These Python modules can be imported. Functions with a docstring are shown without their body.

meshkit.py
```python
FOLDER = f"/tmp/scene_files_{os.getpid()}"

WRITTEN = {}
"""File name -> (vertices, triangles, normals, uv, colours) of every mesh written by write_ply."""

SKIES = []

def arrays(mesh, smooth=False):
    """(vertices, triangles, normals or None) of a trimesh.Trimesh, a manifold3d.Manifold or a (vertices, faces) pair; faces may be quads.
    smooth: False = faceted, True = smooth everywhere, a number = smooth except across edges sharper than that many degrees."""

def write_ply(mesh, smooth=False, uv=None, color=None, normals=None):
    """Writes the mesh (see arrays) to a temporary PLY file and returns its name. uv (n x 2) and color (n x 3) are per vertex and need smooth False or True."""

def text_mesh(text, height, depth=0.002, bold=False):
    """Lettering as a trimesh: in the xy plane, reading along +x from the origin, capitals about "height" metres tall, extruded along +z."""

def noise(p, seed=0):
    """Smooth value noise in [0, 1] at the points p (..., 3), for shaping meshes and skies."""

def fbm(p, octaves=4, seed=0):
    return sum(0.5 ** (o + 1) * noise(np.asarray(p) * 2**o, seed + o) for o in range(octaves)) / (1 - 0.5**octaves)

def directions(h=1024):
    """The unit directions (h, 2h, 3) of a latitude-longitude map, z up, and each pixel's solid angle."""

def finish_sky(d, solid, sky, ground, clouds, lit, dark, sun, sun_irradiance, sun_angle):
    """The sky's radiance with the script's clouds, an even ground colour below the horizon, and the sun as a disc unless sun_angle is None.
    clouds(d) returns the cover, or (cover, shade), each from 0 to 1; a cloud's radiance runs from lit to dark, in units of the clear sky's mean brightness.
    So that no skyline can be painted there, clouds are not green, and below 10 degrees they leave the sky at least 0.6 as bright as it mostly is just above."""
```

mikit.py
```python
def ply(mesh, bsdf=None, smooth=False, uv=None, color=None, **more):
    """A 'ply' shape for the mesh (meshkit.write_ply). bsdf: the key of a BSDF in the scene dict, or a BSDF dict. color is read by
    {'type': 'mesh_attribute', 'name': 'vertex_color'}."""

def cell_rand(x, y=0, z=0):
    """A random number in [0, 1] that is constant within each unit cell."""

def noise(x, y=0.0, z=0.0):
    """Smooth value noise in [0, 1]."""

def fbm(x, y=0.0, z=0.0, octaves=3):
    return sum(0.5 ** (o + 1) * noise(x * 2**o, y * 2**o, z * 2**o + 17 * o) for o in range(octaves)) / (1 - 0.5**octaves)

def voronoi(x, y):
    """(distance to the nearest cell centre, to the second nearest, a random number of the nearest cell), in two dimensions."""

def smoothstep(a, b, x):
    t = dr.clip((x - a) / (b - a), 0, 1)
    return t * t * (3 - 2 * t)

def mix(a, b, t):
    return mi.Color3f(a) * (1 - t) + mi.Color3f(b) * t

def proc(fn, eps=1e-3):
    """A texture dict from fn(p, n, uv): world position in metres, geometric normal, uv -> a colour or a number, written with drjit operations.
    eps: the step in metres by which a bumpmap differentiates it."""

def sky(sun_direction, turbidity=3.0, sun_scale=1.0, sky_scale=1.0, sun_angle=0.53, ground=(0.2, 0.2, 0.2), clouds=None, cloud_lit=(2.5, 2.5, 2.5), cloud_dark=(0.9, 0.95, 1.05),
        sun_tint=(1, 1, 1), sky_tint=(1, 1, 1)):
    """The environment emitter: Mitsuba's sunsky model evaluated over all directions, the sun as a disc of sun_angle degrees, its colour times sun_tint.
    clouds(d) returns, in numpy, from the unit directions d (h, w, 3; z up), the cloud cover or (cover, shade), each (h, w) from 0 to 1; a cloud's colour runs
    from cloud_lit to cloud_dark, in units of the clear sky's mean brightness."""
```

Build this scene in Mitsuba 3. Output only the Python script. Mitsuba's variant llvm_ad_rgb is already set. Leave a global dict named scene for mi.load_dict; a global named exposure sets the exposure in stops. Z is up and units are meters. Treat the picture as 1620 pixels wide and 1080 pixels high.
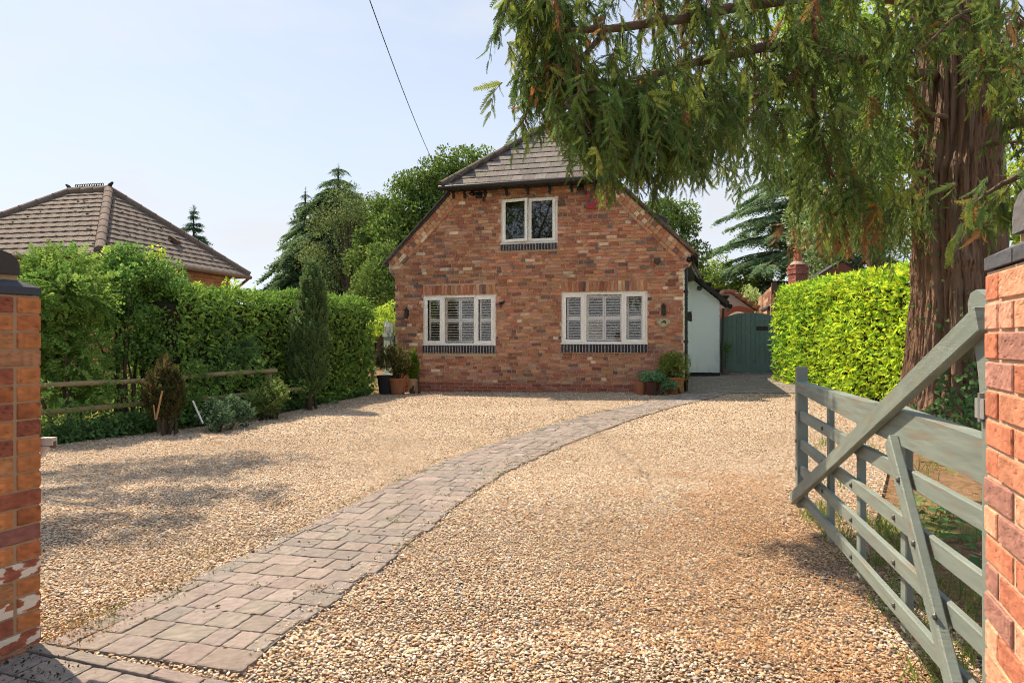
import math, random
import numpy as np, trimesh, shapely, mitsuba as mi, drjit as dr
import shapely.geometry as sg
from shapely import affinity
import mikit, meshkit
from mikit import proc, noise, fbm, voronoi, cell_rand, smoothstep, mix

T = mi.ScalarTransform4f
scene, labels = {}, {}
rng = np.random.default_rng(11)
PI = math.pi

# ------------------------------------------------------------------ camera, sky, exposure
FOC, EYE = 1100.0, 1.35
scene['camera'] = {'type': 'perspective', 'fov': math.degrees(2 * math.atan(810 / FOC)), 'fov_axis': 'x', 'near_clip': 0.05, 'far_clip': 2000.0,
                   'to_world': T().look_at(origin=[0, 0, EYE], target=[0, 1, EYE], up=[0, 0, 1])}
SUN = (-0.42, 0.36, 0.83)


def clouds(d):
    az = np.arctan2(d[..., 0], d[..., 1])
    el = np.arcsin(np.clip(d[..., 2], -1, 1))
    q = np.stack([d[..., 0], d[..., 1], d[..., 2] * 2.2], -1)
    n = meshkit.fbm(q * 3.2 + 5, 5, seed=3)
    veil = 0.50 + 0.16 * (meshkit.fbm(q * 1.5 + 2, 4, seed=8) - 0.5)
    puff = np.clip((n - 0.47) * 4.2, 0, 1)
    bank = np.exp(-((az - .28) / .28) ** 2 - ((el - .19) / .10) ** 2) * np.clip((meshkit.fbm(q * 6.5 + 1, 5, seed=13) - .40) * 4, 0, 1)
    low = np.exp(-np.maximum(el, 0) / 0.16) * 0.35
    return np.clip(veil + 0.35 * puff + low + .5 * bank, 0, 1), np.clip(0.30 + .25 * bank + 0.35 * (n - 0.5) - 0.1 * low, 0, 1)


scene['sky'] = mikit.sky(SUN, turbidity=4.0, sun_scale=1.0, sky_scale=0.85, ground=(0.25, 0.21, 0.17), clouds=clouds, cloud_lit=(1.75, 1.8, 1.88), cloud_dark=(1.1, 1.17, 1.3), sun_tint=(1.0, 0.975, 0.93), sky_tint=(1.0, 1.0, 1.0))
exposure = 2.62


# ------------------------------------------------------------------ helpers
def lab(key, label=None, cat=None, group=None, kind=None):
    d = {k: v for k, v in (('label', label), ('category', cat), ('group', group), ('kind', kind)) if v}
    labels.setdefault(key, {}).update(d)


def num(key):
    if key not in scene:
        return key
    i = 1
    while f'{key}_{i:03d}' in scene:
        i += 1
    return f'{key}_{i:03d}'


_count = {}


def nk(base):
    """The next numbered key, without scanning."""
    n = _count.get(base, 0)
    _count[base] = n + 1
    return base if n == 0 else f'{base}_{n:03d}'


def s2l(r, g, b):
    c = np.array([r, g, b], float) / 255
    return np.where(c < 0.04045, c / 12.92, ((c + 0.055) / 1.055) ** 2.4)


class MB:
    """Collects pieces with vertex colours for one mesh."""

    def __init__(self):
        self.v, self.f, self.c, self.n = [], [], [], 0

    def add(self, v, f, c):
        v = np.asarray(v, float)
        f = np.asarray(f, int)
        if f.shape[1] == 4:
            f = np.vstack([f[:, [0, 1, 2]], f[:, [0, 2, 3]]])
        c = np.broadcast_to(np.asarray(c, float), (len(v), 3))
        self.v.append(v)
        self.f.append(f + self.n)
        self.c.append(c)
        self.n += len(v)
        return self

    def out(self):
        return np.vstack(self.v), np.vstack(self.f), np.vstack(self.c)


def shape(m, bsdf, smooth=False):
    v, f, c = m.out() if isinstance(m, MB) else m
    return mikit.ply((v, f), bsdf, smooth=smooth, color=np.clip(np.broadcast_to(c, (len(v), 3)), 0, 1))


def put(key, m, bsdf, smooth=False, M=None):
    d = m if isinstance(m, dict) else shape(m, bsdf, smooth)
    if M is not None:
        d = {**d, 'to_world': T(np.asarray(M, float))}
    scene[key] = d
    return key


def variants(name, shapes):
    """Shapes that alike pieces share: each piece is an instance of one of them."""
    for k, d in enumerate(shapes):
        scene[f'{name}_{k:02d}'] = {'type': 'shapegroup', 'piece': d}
    return [f'{name}_{k:02d}' for k in range(len(shapes))]


def inst(key, group, M):
    scene[key] = {'type': 'instance', 'shapegroup': {'type': 'ref', 'id': group}, 'to_world': T(np.asarray(M, float))}
    return key


def place(x, y, z=0, rz=0.0, rx=0.0, s=1.0):
    c, n = math.cos(rz), math.sin(rz)
    R = np.array([[c, -n, 0], [n, c, 0], [0, 0, 1.0]])
    a, b = math.cos(rx), math.sin(rx)
    R = R @ np.array([[1, 0, 0], [0, a, -b], [0, b, a]]) * s
    M = np.eye(4)
    M[:3, :3], M[:3, 3] = R, (x, y, z)
    return M


def tf(M, v):
    return np.asarray(v, float) @ np.asarray(M)[:3, :3].T + np.asarray(M)[:3, 3]


BOXV = np.array([[x, y, z] for x in (-.5, .5) for y in (-.5, .5) for z in (-.5, .5)], float)
BOXF = np.array([[0, 1, 3, 2], [4, 6, 7, 5], [0, 4, 5, 1], [2, 3, 7, 6], [0, 2, 6, 4], [1, 5, 7, 3]])


def box(cx, cy, cz, lx, ly, lz, rz=0.0, rx=0.0):
    return tf(place(cx, cy, cz, rz, rx), BOXV * [lx, ly, lz]), BOXF


def bx(x0, x1, y0, y1, z0, z1):
    return box((x0 + x1) / 2, (y0 + y1) / 2, (z0 + z1) / 2, x1 - x0, y1 - y0, z1 - z0)


def cbox(lx, ly, lz, ch):
    """A box with chamfered edges, centred."""
    p = []
    for sx in (-1, 1):
        for sy in (-1, 1):
            for sz in (-1, 1):
                q = np.array([sx * lx / 2, sy * ly / 2, sz * lz / 2])
                for k in range(3):
                    e = np.array([sx, sy, sz]) * ch
                    e[k] = 0
                    p.append(q - e)
    h = trimesh.convex.convex_hull(np.array(p))
    return np.array(h.vertices), np.array(h.faces)


def prism(poly, y0, y1):
    """A polygon in (x, z), extruded along y."""
    if not isinstance(poly, sg.Polygon):
        poly = sg.Polygon(poly)
    m = trimesh.creation.extrude_polygon(sg.polygon.orient(poly), y1 - y0, engine='earcut')
    v = np.array(m.vertices)
    return np.stack([v[:, 0], y0 + v[:, 2], v[:, 1]], 1), np.array(m.faces)[:, ::-1]


def flatprism(poly, z0, z1):
    m = trimesh.creation.extrude_polygon(sg.polygon.orient(poly if isinstance(poly, sg.Polygon) else sg.Polygon(poly)), z1 - z0, engine='earcut')
    v = np.array(m.vertices)
    v[:, 2] += z0
    return v, np.array(m.faces)


def tube(pts, rad, n=8, cap=True, squash=None):
    p = np.asarray(pts, float)
    r = np.broadcast_to(np.asarray(rad, float), (len(p),))
    t = np.gradient(p, axis=0)
    t /= np.linalg.norm(t, axis=1, keepdims=True) + 1e-12
    ref = np.where(np.abs(t[:, 2:]) < 0.9, [[0, 0, 1.0]], [[1.0, 0, 0]])
    a = np.cross(t, ref)
    a /= np.linalg.norm(a, axis=1, keepdims=True)
    b = np.cross(a, t)
    th = np.arange(n) * 2 * PI / n
    v = p[:, None] + r[:, None, None] * (np.cos(th)[None, :, None] * a[:, None] + np.sin(th)[None, :, None] * b[:, None])
    v = v.reshape(-1, 3)
    f = []
    for i in range(len(p) - 1):
        for j in range(n):
            k = (j + 1) % n
            f.append([i * n + j, i * n + k, (i + 1) * n + k, (i + 1) * n + j])
    f = np.array(f)
    f = np.vstack([f[:, [0, 1, 2]], f[:, [0, 2, 3]]])
    if cap:
        m = len(v)
        v = np.vstack([v, p[:1], p[-1:]])
        j = np.arange(n)
        k = (j + 1) % n
        o = (len(p) - 1) * n
        f = np.vstack([f, np.stack([k, j, j * 0 + m], 1), np.stack([o + j, o + k, j * 0 + m + 1], 1)])
    return v, f


def lathe(prof, n=24, cx=0, cy=0, cz=0):
    """A profile of (radius, z) turned about the z axis."""
    prof = np.asarray(prof, float)
    th = np.arange(n) * 2 * PI / n
    v = np.stack([prof[:, None, 0] * np.cos(th) + cx, prof[:, None, 0] * np.sin(th) + cy, np.broadcast_to(prof[:, None, 1] + cz, (len(prof), n))], -1).reshape(-1, 3)
    f = []
    for i in range(len(prof) - 1):
        for j in range(n):
            k = (j + 1) % n
            f.append([i * n + j, i * n + k, (i + 1) * n + k, (i + 1) * n + j])
    return v, np.array(f)


def unit(v):
    return v / (np.linalg.norm(v, axis=-1, keepdims=True) + 1e-12)


def rdir(n):
    return unit(rng.normal(size=(n, 3)))


def frames(axis, nrm):
    """Rotations whose x column is the axis and whose z column is close to nrm."""
    x = unit(axis)
    y = unit(np.cross(nrm, x) + 1e-9)
    z = np.cross(x, y)
    return np.stack([x, y, z], -1)


def scatter(tv, tf_, R, S, P, C, cv=None):
    """Many copies of one template as arrays (v, f, c)."""
    n, k = len(P), len(tv)
    S = np.broadcast_to(np.asarray(S, float), (n,)) if np.ndim(S) < 2 else S
    loc = tv[None] * (S[:, None, None] if S.ndim == 1 else S[:, None, :])
    v = np.einsum('nij,nkj->nki', R, loc) + P[:, None]
    f = tf_[None] + (np.arange(n) * k)[:, None, None]
    c = np.repeat(np.broadcast_to(C, (n, 3))[:, None], k, 1)
    if cv is not None:
        c = c * cv[None, :, None]
    return v.reshape(-1, 3), f.reshape(-1, 3), c.reshape(-1, 3)


def gz(x, y):
    x, y = np.asarray(x, float), np.asarray(y, float)
    return .0155 * np.maximum(np.minimum(y, 24) - 2, 0) + .022 * np.clip(x, -5, 7) * np.clip(y / 10, 0, 1)


def g1(x, y):
    return float(gz(x, y))


def at(px, py, y):
    """The point seen at a survey mark (px, py of the 1620 x 1080 photograph) at the distance y."""
    return np.array([(px - 810) / FOC * y, y, EYE - (py - 540) / FOC * y])


def jit(c, n, a=.2, h=.06):
    """n variants of a colour: a in lightness, h in hue."""
    return np.clip(np.asarray(c) * (1 + a * rng.uniform(-1, 1, (n, 1))) * (1 + h * rng.uniform(-1, 1, (n, 3))), 0.004, 0.9)


def lf(*rows, k=3.3):
    """Leaf colours: what a leaf reflects and lets through together."""
    return [tuple(k * np.array(q)) for q in rows]


def pick(pal, w, n, a=.14, h=.05):
    pal = np.asarray(pal, float)
    i = rng.choice(len(pal), n, p=np.asarray(w, float) / np.sum(w))
    return np.clip(pal[i] * (1 + a * rng.uniform(-1, 1, (n, 1))) * (1 + h * rng.uniform(-1, 1, (n, 3))), .005, .9)


# ------------------------------------------------------------------ materials
VC = {'type': 'mesh_attribute', 'name': 'vertex_color'}


def two(b):
    return {'type': 'twosided', 'bsdf': b}


scene['mat_matte'] = two({'type': 'principled', 'base_color': VC, 'roughness': 0.85, 'specular': 0.3})
scene['mat_gloss'] = two({'type': 'principled', 'base_color': VC, 'roughness': 0.35, 'specular': 0.5})
scene['mat_leaf'] = {'type': 'principledthin', 'base_color': VC, 'roughness': 0.55, 'diff_trans': 0.9, 'eta': 1.35}
scene['mat_laurel'] = {'type': 'principledthin', 'base_color': VC, 'roughness': 0.32, 'diff_trans': 0.7, 'eta': 1.45}


def rough_bump(p, n, uv):
    return fbm(p.x * 70, p.y * 70, p.z * 70, octaves=3) * 0.0042 + noise(p.x * 260, p.y * 260, p.z * 260) * 0.0014


scene['mat_brick'] = two({'type': 'bumpmap', 'arbitrary': proc(rough_bump, eps=2e-3), 'scale': 1.0, 'bsdf': {'type': 'principled', 'base_color': VC, 'roughness': 0.9, 'specular': 0.25}})


def grain_bump(p, n, uv):
    return fbm(p.x * 25 + p.y * 25, p.z * 260, 3.0, octaves=2) * 0.0011 + noise(p.x * 9 + p.y * 9, p.z * 60) * 0.0006


scene['mat_paint_wood'] = two({'type': 'bumpmap', 'arbitrary': proc(grain_bump, eps=1e-3), 'scale': 1.0, 'bsdf': {'type': 'principled', 'base_color': VC, 'roughness': 0.55, 'specular': 0.4}})


def bark_bump(p, n, uv):
    return fbm(p.x * 40, p.y * 40, p.z * 6, octaves=3) * 0.05 + noise(p.x * 150, p.y * 150, p.z * 30) * .005


scene['mat_bark'] = two({'type': 'bumpmap', 'arbitrary': proc(bark_bump, eps=3e-3), 'scale': 1.0, 'bsdf': {'type': 'principled', 'base_color': VC, 'roughness': 0.92, 'specular': 0.15}})
scene['mat_glass'] = {'type': 'thindielectric', 'int_ior': 1.52}


def far_gravel(p, n, uv):
    d, e, r = voronoi(p.x * 42, p.y * 42)
    big = fbm(p.x * 0.9, p.y * 0.9, 1.0, octaves=3)
    c = mix(mi.Color3f(.42, .33, .24), mi.Color3f(.54, .465, .37), smoothstep(.1, .5, r))
    c = mix(c, mi.Color3f(.34, .21, .12), smoothstep(.72, .78, r))
    c = mix(c, mi.Color3f(.72, .66, .58), smoothstep(.9, .93, r))
    c = mix(c, mi.Color3f(.2, .16, .13), smoothstep(.03, .0, e - d))
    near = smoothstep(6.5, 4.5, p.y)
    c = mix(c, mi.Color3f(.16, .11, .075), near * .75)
    return c * (.82 + .3 * big)


def far_gravel_h(p, n, uv):
    d, e, r = voronoi(p.x * 42, p.y * 42)
    return (smoothstep(.0, .35, e - d) * (.5 + r)) * 0.009


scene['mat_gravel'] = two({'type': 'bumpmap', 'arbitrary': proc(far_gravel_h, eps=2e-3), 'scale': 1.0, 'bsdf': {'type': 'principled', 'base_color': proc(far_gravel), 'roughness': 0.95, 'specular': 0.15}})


def soil(p, n, uv):
    a = fbm(p.x * 2.1, p.y * 2.1, 4.0, octaves=4)
    b = fbm(p.x * 24, p.y * 24, 9.0, octaves=3)
    grass = mix(mi.Color3f(.055, .085, .022), mi.Color3f(.17, .17, .06), b)
    earth = mix(mi.Color3f(.07, .045, .028), mi.Color3f(.22, .14, .08), b)
    away = smoothstep(10.5, 13.0, dr.abs(p.x - 3.0) + p.y * 0.0)
    return mix(earth, grass, dr.maximum(smoothstep(.62, .75, a), away))


scene['mat_soil'] = two({'type': 'principled', 'base_color': proc(soil), 'roughness': 0.95, 'specular': 0.1})


def far_brick(p, n, uv):
    h = p.x * 0.86 + p.y * 0.52
    row = dr.floor(p.z / .075)
    u = h / .225 + .5 * (row - 2 * dr.floor(row / 2))
    fu, fv = u - dr.floor(u), p.z / .075 - row
    r = cell_rand(dr.floor(u), row)
    c = mix(mi.Color3f(.33, .125, .06), mi.Color3f(.45, .20, .10), r)
    m = dr.maximum(smoothstep(.045, .02, dr.minimum(fu, 1 - fu)), smoothstep(.14, .06, dr.minimum(fv, 1 - fv)))
    return mix(c, mi.Color3f(.36, .27, .2), m)


scene['mat_far_brick'] = two({'type': 'principled', 'base_color': proc(far_brick), 'roughness': 0.9, 'specular': 0.2})


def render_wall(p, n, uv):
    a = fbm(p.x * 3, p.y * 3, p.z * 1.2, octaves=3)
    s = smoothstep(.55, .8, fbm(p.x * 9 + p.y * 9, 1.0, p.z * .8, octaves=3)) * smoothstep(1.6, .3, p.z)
    return mix(mi.Color3f(.80, .86, .91), mi.Color3f(.84, .89, .93), a) * (1 - .18 * s)  # white render with the blue of skylight mixed into its colour


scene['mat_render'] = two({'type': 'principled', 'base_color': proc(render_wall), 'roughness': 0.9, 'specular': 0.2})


def limed(p, n, uv):
    a = fbm(p.x * 16, p.y * 16, p.z * 30, octaves=4)
    return smoothstep(.44, .52, a)


scene['mat_limed_brick'] = {'type': 'blendbsdf', 'weight': proc(limed), 'bsdf1': {'type': 'ref', 'id': 'mat_brick'},
                            'bsdf2': two({'type': 'diffuse', 'reflectance': {'type': 'rgb', 'value': [.66, .56, .46]}})}


def const(c):
    return np.asarray(c, float)


# ------------------------------------------------------------------ colours
BRICK = [(.45, .197, .108), (.38, .152, .090), (.49, .24, .133), (.315, .133, .092), (.65, .48, .335), (.19, .12, .098), (.45, .247, .152), (.53, .31, .185)]
BRW = [5, 5, 4, 3, 1.8, 1.5, 3, 2]
PLINTH = [(.34, .115, .07), (.30, .10, .065), (.37, .13, .08)]
WHITE = np.array([.82, .81, .765])
BLACK = np.array([.012, .012, .013])
SAGE = np.array([.168, .205, .186])

# ------------------------------------------------------------------ the house frame
HA, HU = np.array([-2.75, 16.354]), math.radians(-15)
HM = place(HA[0], HA[1], 0, HU)
HOUSE_W, HOUSE_D = 6.585, 9.6


def hl(s, d, z=0.0):
    """House coordinates to the world: s along the front from its left corner, d inwards, z up."""
    return tf(HM, [[s, d, z]])[0]


# ------------------------------------------------------------------ ground
def sheet(xs0, xs1, ys, nx, dz):
    """A sheet between two edges given per y."""
    t = np.linspace(0, 1, nx)
    x = np.asarray(xs0)[:, None] * (1 - t) + np.asarray(xs1)[:, None] * t
    y = np.broadcast_to(np.asarray(ys, float)[:, None], x.shape)
    v = np.stack([x, y, gz(x, y) + dz], -1).reshape(-1, 3)
    i, j = np.meshgrid(np.arange(len(ys) - 1), np.arange(nx - 1), indexing='ij')
    f = np.stack([i * nx + j, i * nx + j + 1, (i + 1) * nx + j + 1, (i + 1) * nx + j], -1).reshape(-1, 4)
    return v, np.vstack([f[:, [0, 1, 2]], f[:, [0, 2, 3]]])


gx = np.unique(np.r_[-400, -150, -60, np.linspace(-30, 30, 81), 60, 150, 400])
gy = np.unique(np.r_[-400, -150, -60, -25, np.linspace(-10, 40, 81), 60, 150, 500])
X, Y = np.meshgrid(gx, gy)
v = np.stack([X, Y, gz(X, Y) - .03], -1).reshape(-1, 3)
i, j = np.meshgrid(np.arange(len(gy) - 1), np.arange(len(gx) - 1), indexing='ij')
n = len(gx)
f = np.stack([i * n + j, i * n + j + 1, (i + 1) * n + j + 1, (i + 1) * n + j], -1).reshape(-1, 4)
put('ground', (v, np.vstack([f[:, [0, 1, 2]], f[:, [0, 2, 3]]]), [.1, .1, .1]), 'mat_soil', True)
lab('ground', 'brown soil and rough grass around the drive', kind='structure')

LB = np.array([[-2.6, 2.6], [-4.5, 5.0], [-6.2, 8.2], [-5.6, 9.6], [-5.0, 10.5], [-4.35, 11.3], [-4.1, 12.3], [-3.75, 13.8], [-3.3, 15.4], [-3.0, 16.4]])   # left edge of the gravel (x, y)
RB = np.array([[2.1, 1.0], [2.05, 3.0], [2.5, 4.8], [4.4, 8.0], [5.3, 10.0], [5.75, 12.0], [6.1, 14.0], [6.4, 16.4]])                                 # right edge
GY = np.linspace(2.05, 16.4, 60)


def lbx(y):
    return np.interp(y, LB[:, 1], LB[:, 0])


def rbx(y):
    return np.interp(y, RB[:, 1], RB[:, 0])


gvy = np.r_[1.2, 2.0, 2.6, GY[GY > 2.7]]
v, f = sheet(np.where(gvy < 2.9, -2.0 + (2.9 - gvy) * 2.45, lbx(gvy)), rbx(gvy), gvy, 40, 0.0)
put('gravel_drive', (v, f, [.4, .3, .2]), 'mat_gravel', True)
lab('gravel_drive', 'buff gravel drive in front of the brick house', kind='structure')

# path edges
PL = np.array([[-2.07, 3.07], [-1.96, 3.42], [-1.78, 3.9], [-1.64, 4.28], [-1.50, 4.8], [-1.34, 5.31], [-1.14, 6.1], [-0.85, 7.03], [-0.47, 7.96], [0.02, 8.98], [0.54, 9.97], [1.15, 10.97], [1.92, 12.07], [2.75, 13.25], [3.55, 14.30]])
PR = np.array([[-1.10, 2.80], [-1.00, 3.29], [-0.89, 3.65], [-0.78, 4.07], [-0.64, 4.61], [-0.34, 5.9], [-0.03, 6.84], [0.37, 7.75], [1.07, 9.17], [1.81, 10.46], [2.75, 11.9], [3.35, 12.72], [3.95, 13.45], [4.42, 14.2]])


def resample(p, n):
    d = np.r_[0, np.cumsum(np.linalg.norm(np.diff(p, axis=0), axis=1))]
    t = np.linspace(0, d[-1], n)
    return np.stack([np.interp(t, d, p[:, k]) for k in (0, 1)], 1)


def smooth_line(p, n=400):
    q = resample(p, n)
    for _ in range(60):
        q[1:-1] = .25 * q[:-2] + .5 * q[1:-1] + .25 * q[2:]
    return q


PLs, PRs = smooth_line(PL), smooth_line(PR)
PATH = sg.Polygon(np.vstack([PLs, PRs[::-1]]))
v = np.vstack([np.c_[PLs, gz(PLs[:, 0], PLs[:, 1]) + .0145], np.c_[PRs, gz(PRs[:, 0], PRs[:, 1]) + .0145]])
k = np.arange(399)
put('paver_path__bed', (v, np.vstack([np.stack([k, k + 400, k + 401], 1), np.stack([k, k + 401, k + 1], 1)]), [.19, .165, .135]), 'mat_matte')
lab('paver_path', 'curved path of tumbled grey block pavers across the gravel', kind='structure')
lab('paver_path__bed', kind='structure')
PAVER = [(.202, .176, .160), (.190, .168, .155), (.210, .178, .161), (.180, .161, .150), (.214, .175, .158), (.238, .207, .187)]


def paver_unit(col, n=8, e=.05):
    """One tumbled block on the unit square, its top at z = 0: worn edges, an uneven speckled top."""
    t = np.r_[0, e, np.linspace(.2, .8, n - 1), 1 - e, 1]
    k = len(t)
    U, V = np.meshgrid(t, t)
    edge = ((U == 0) | (U == 1)).astype(int) + ((V == 0) | (V == 1))
    P = np.stack([U, V], -1)
    P = P + (edge == 2)[..., None] * (.5 - P) * .045 + (edge >= 1)[..., None] * rng.normal(0, .008, P.shape)
    h = -.0028 * (edge >= 1) - .002 * (edge == 2) + rng.normal(0, .0005, U.shape) + (U - .5) * rng.normal(0, .0025) + (V - .5) * rng.normal(0, .0025)
    vt = np.c_[P.reshape(-1, 2), h.reshape(-1)]
    idx = np.arange(k * k).reshape(k, k)
    f = np.stack([idx[:-1, :-1], idx[:-1, 1:], idx[1:, 1:], idx[1:, :-1]], -1).reshape(-1, 4)
    ring = np.r_[idx[0, :-1], idx[:-1, -1], idx[-1, :0:-1], idx[:0:-1, 0]]
    vb = vt[ring].copy()
    vb[:, 2] = -.03
    m = len(ring)
    a = np.arange(m)
    f = np.vstack([f, np.stack([ring[a], len(vt) + a, len(vt) + (a + 1) % m, ring[(a + 1) % m]], -1)])
    v = np.vstack([vt, vb])
    sp = rng.uniform(.84, 1.14, (len(v), 1)) * (.86 + .30 * meshkit.fbm(np.c_[v[:, :2] * 5 + rng.uniform(0, 50), v[:, 2] * 0], 3)[:, None])
    return v, np.vstack([f[:, [0, 1, 2]], f[:, [0, 2, 3]]]), np.clip(col * sp, 0, 1)


def paver_matrix(q, top, inset=.0012):
    """Maps the unit block onto a ground parallelogram q (anticlockwise from its origin)."""
    q = np.asarray(q, float)
    c = q.mean(0)
    q = c + (q - c) * (1 - 2 * inset / np.linalg.norm(q[1] - q[0]))
    ax, ay = ((q[1] - q[0]) + (q[2] - q[3])) / 2, ((q[3] - q[0]) + (q[2] - q[1])) / 2
    o = c - ax / 2 - ay / 2
    zo, zx, zy = g1(*o), g1(*(o + ax)), g1(*(o + ay))
    M = np.eye(4)
    M[:3, 0], M[:3, 1], M[:3, 3] = [*ax, zx - zo], [*ay, zy - zo], [*o, zo + top]
    return M


PUNIT = [paver_unit(c) for c in pick(PAVER, [3, 3, 2, 2, 2, 1], 22, .10, .02)]
PFAR = [paver_unit(c, 2) for c in pick(PAVER, [3, 3, 2, 2, 2, 1], 22, .10, .02)]
PV = variants('shared_paver', [shape(m, 'mat_brick') for m in PUNIT])


def seg_len(p):
    return np.r_[0, np.cumsum(np.linalg.norm(np.diff(p, axis=0), axis=1))]


cl = seg_len((PLs + PRs) / 2)
rows = np.arange(0, cl[-1] - .1, .168)
all_pavers = []
for r0 in rows:
    a = [np.array([np.interp(r0 + t, cl, e[:, k]) for k in (0, 1)]) for e in (PLs, PRs) for t in (0, .1672)]
    l0, l1, r0_, r1 = a
    W = np.linalg.norm(r0_ - l0)
    t = -rng.uniform(0, .05)
    while t < W - .05:
        w = rng.choice([.12, .165, .165, .24])
        t2 = t + w
        if W - t2 < .07:
            t2 = W + rng.uniform(-.01, .04)
        q = [l0 + (r0_ - l0) * (max(t, 0) + .003) / W, l0 + (r0_ - l0) * (t2 - .003) / W, l1 + (r1 - l1) * (t2 - .003) / W, l1 + (r1 - l1) * (max(t, 0) + .003) / W]
        all_pavers.append(np.array(q))
        t = t2
all_pavers.sort(key=lambda q: q[:, 1].mean())
rest = MB()
for n_, q in enumerate(all_pavers):
    M = paver_matrix(q, .021 + rng.uniform(-.0012, .0012))
    if n_ < 300:
        inst(nk('paver_path__paver'), PV[rng.integers(22)], M)
    else:
        v, f, c = PFAR[rng.integers(22)]
        rest.add(tf(M, v), f, c)
put('paver_path__paving', rest, 'mat_brick')
lab('paver_path__paving', kind='stuff')

# the threshold along the gateway: edging stones and the block footway in front of it
GW = np.array([math.cos(math.radians(-20.1)), math.sin(math.radians(-20.1))])
GN = np.array([-GW[1], GW[0]])
LPC, RPC = np.array([-2.06, 3.04]), np.array([1.248, 1.833])
edge0 = LPC - GN * .06
kerb_z = .03
for n_ in range(12):
    t0 = -.25 + n_ * .235
    p = edge0 + GW * t0
    q = [p, p + GW * .225, p + GW * .225 + GN * .065, p + GN * .065]
    inst(nk('threshold_paving__edging_stone'), PV[rng.integers(22)], paver_matrix(np.array(q), kerb_z))
lab('threshold_paving', 'block paved threshold with an edging of bricks between the gate pillars', kind='structure')
a0 = edge0 - GW * .35
bed = np.array([a0 - GN * 2.6, a0 + GW * 4.6 - GN * 2.6, a0 + GW * 4.6, a0])
v = np.c_[bed, gz(bed[:, 0], bed[:, 1]) + .004]
put('threshold_paving__bed', (v, np.array([[0, 1, 2], [0, 2, 3]]), [.085, .07, .05]), 'mat_matte')
lab('threshold_paving__bed', kind='structure')
rest = MB()
tp = []
for r in range(12):
    t = -.35 - rng.uniform(0, .1)
    while t < 3.4:
        w = rng.choice([.12, .165, .24])
        p = edge0 - GN * (.168 * r + .006) + GW * t
        tp.append(np.array([p - GN * .16, p - GN * .16 + GW * (w - .006), p + GW * (w - .006), p]))
        t += w
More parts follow.
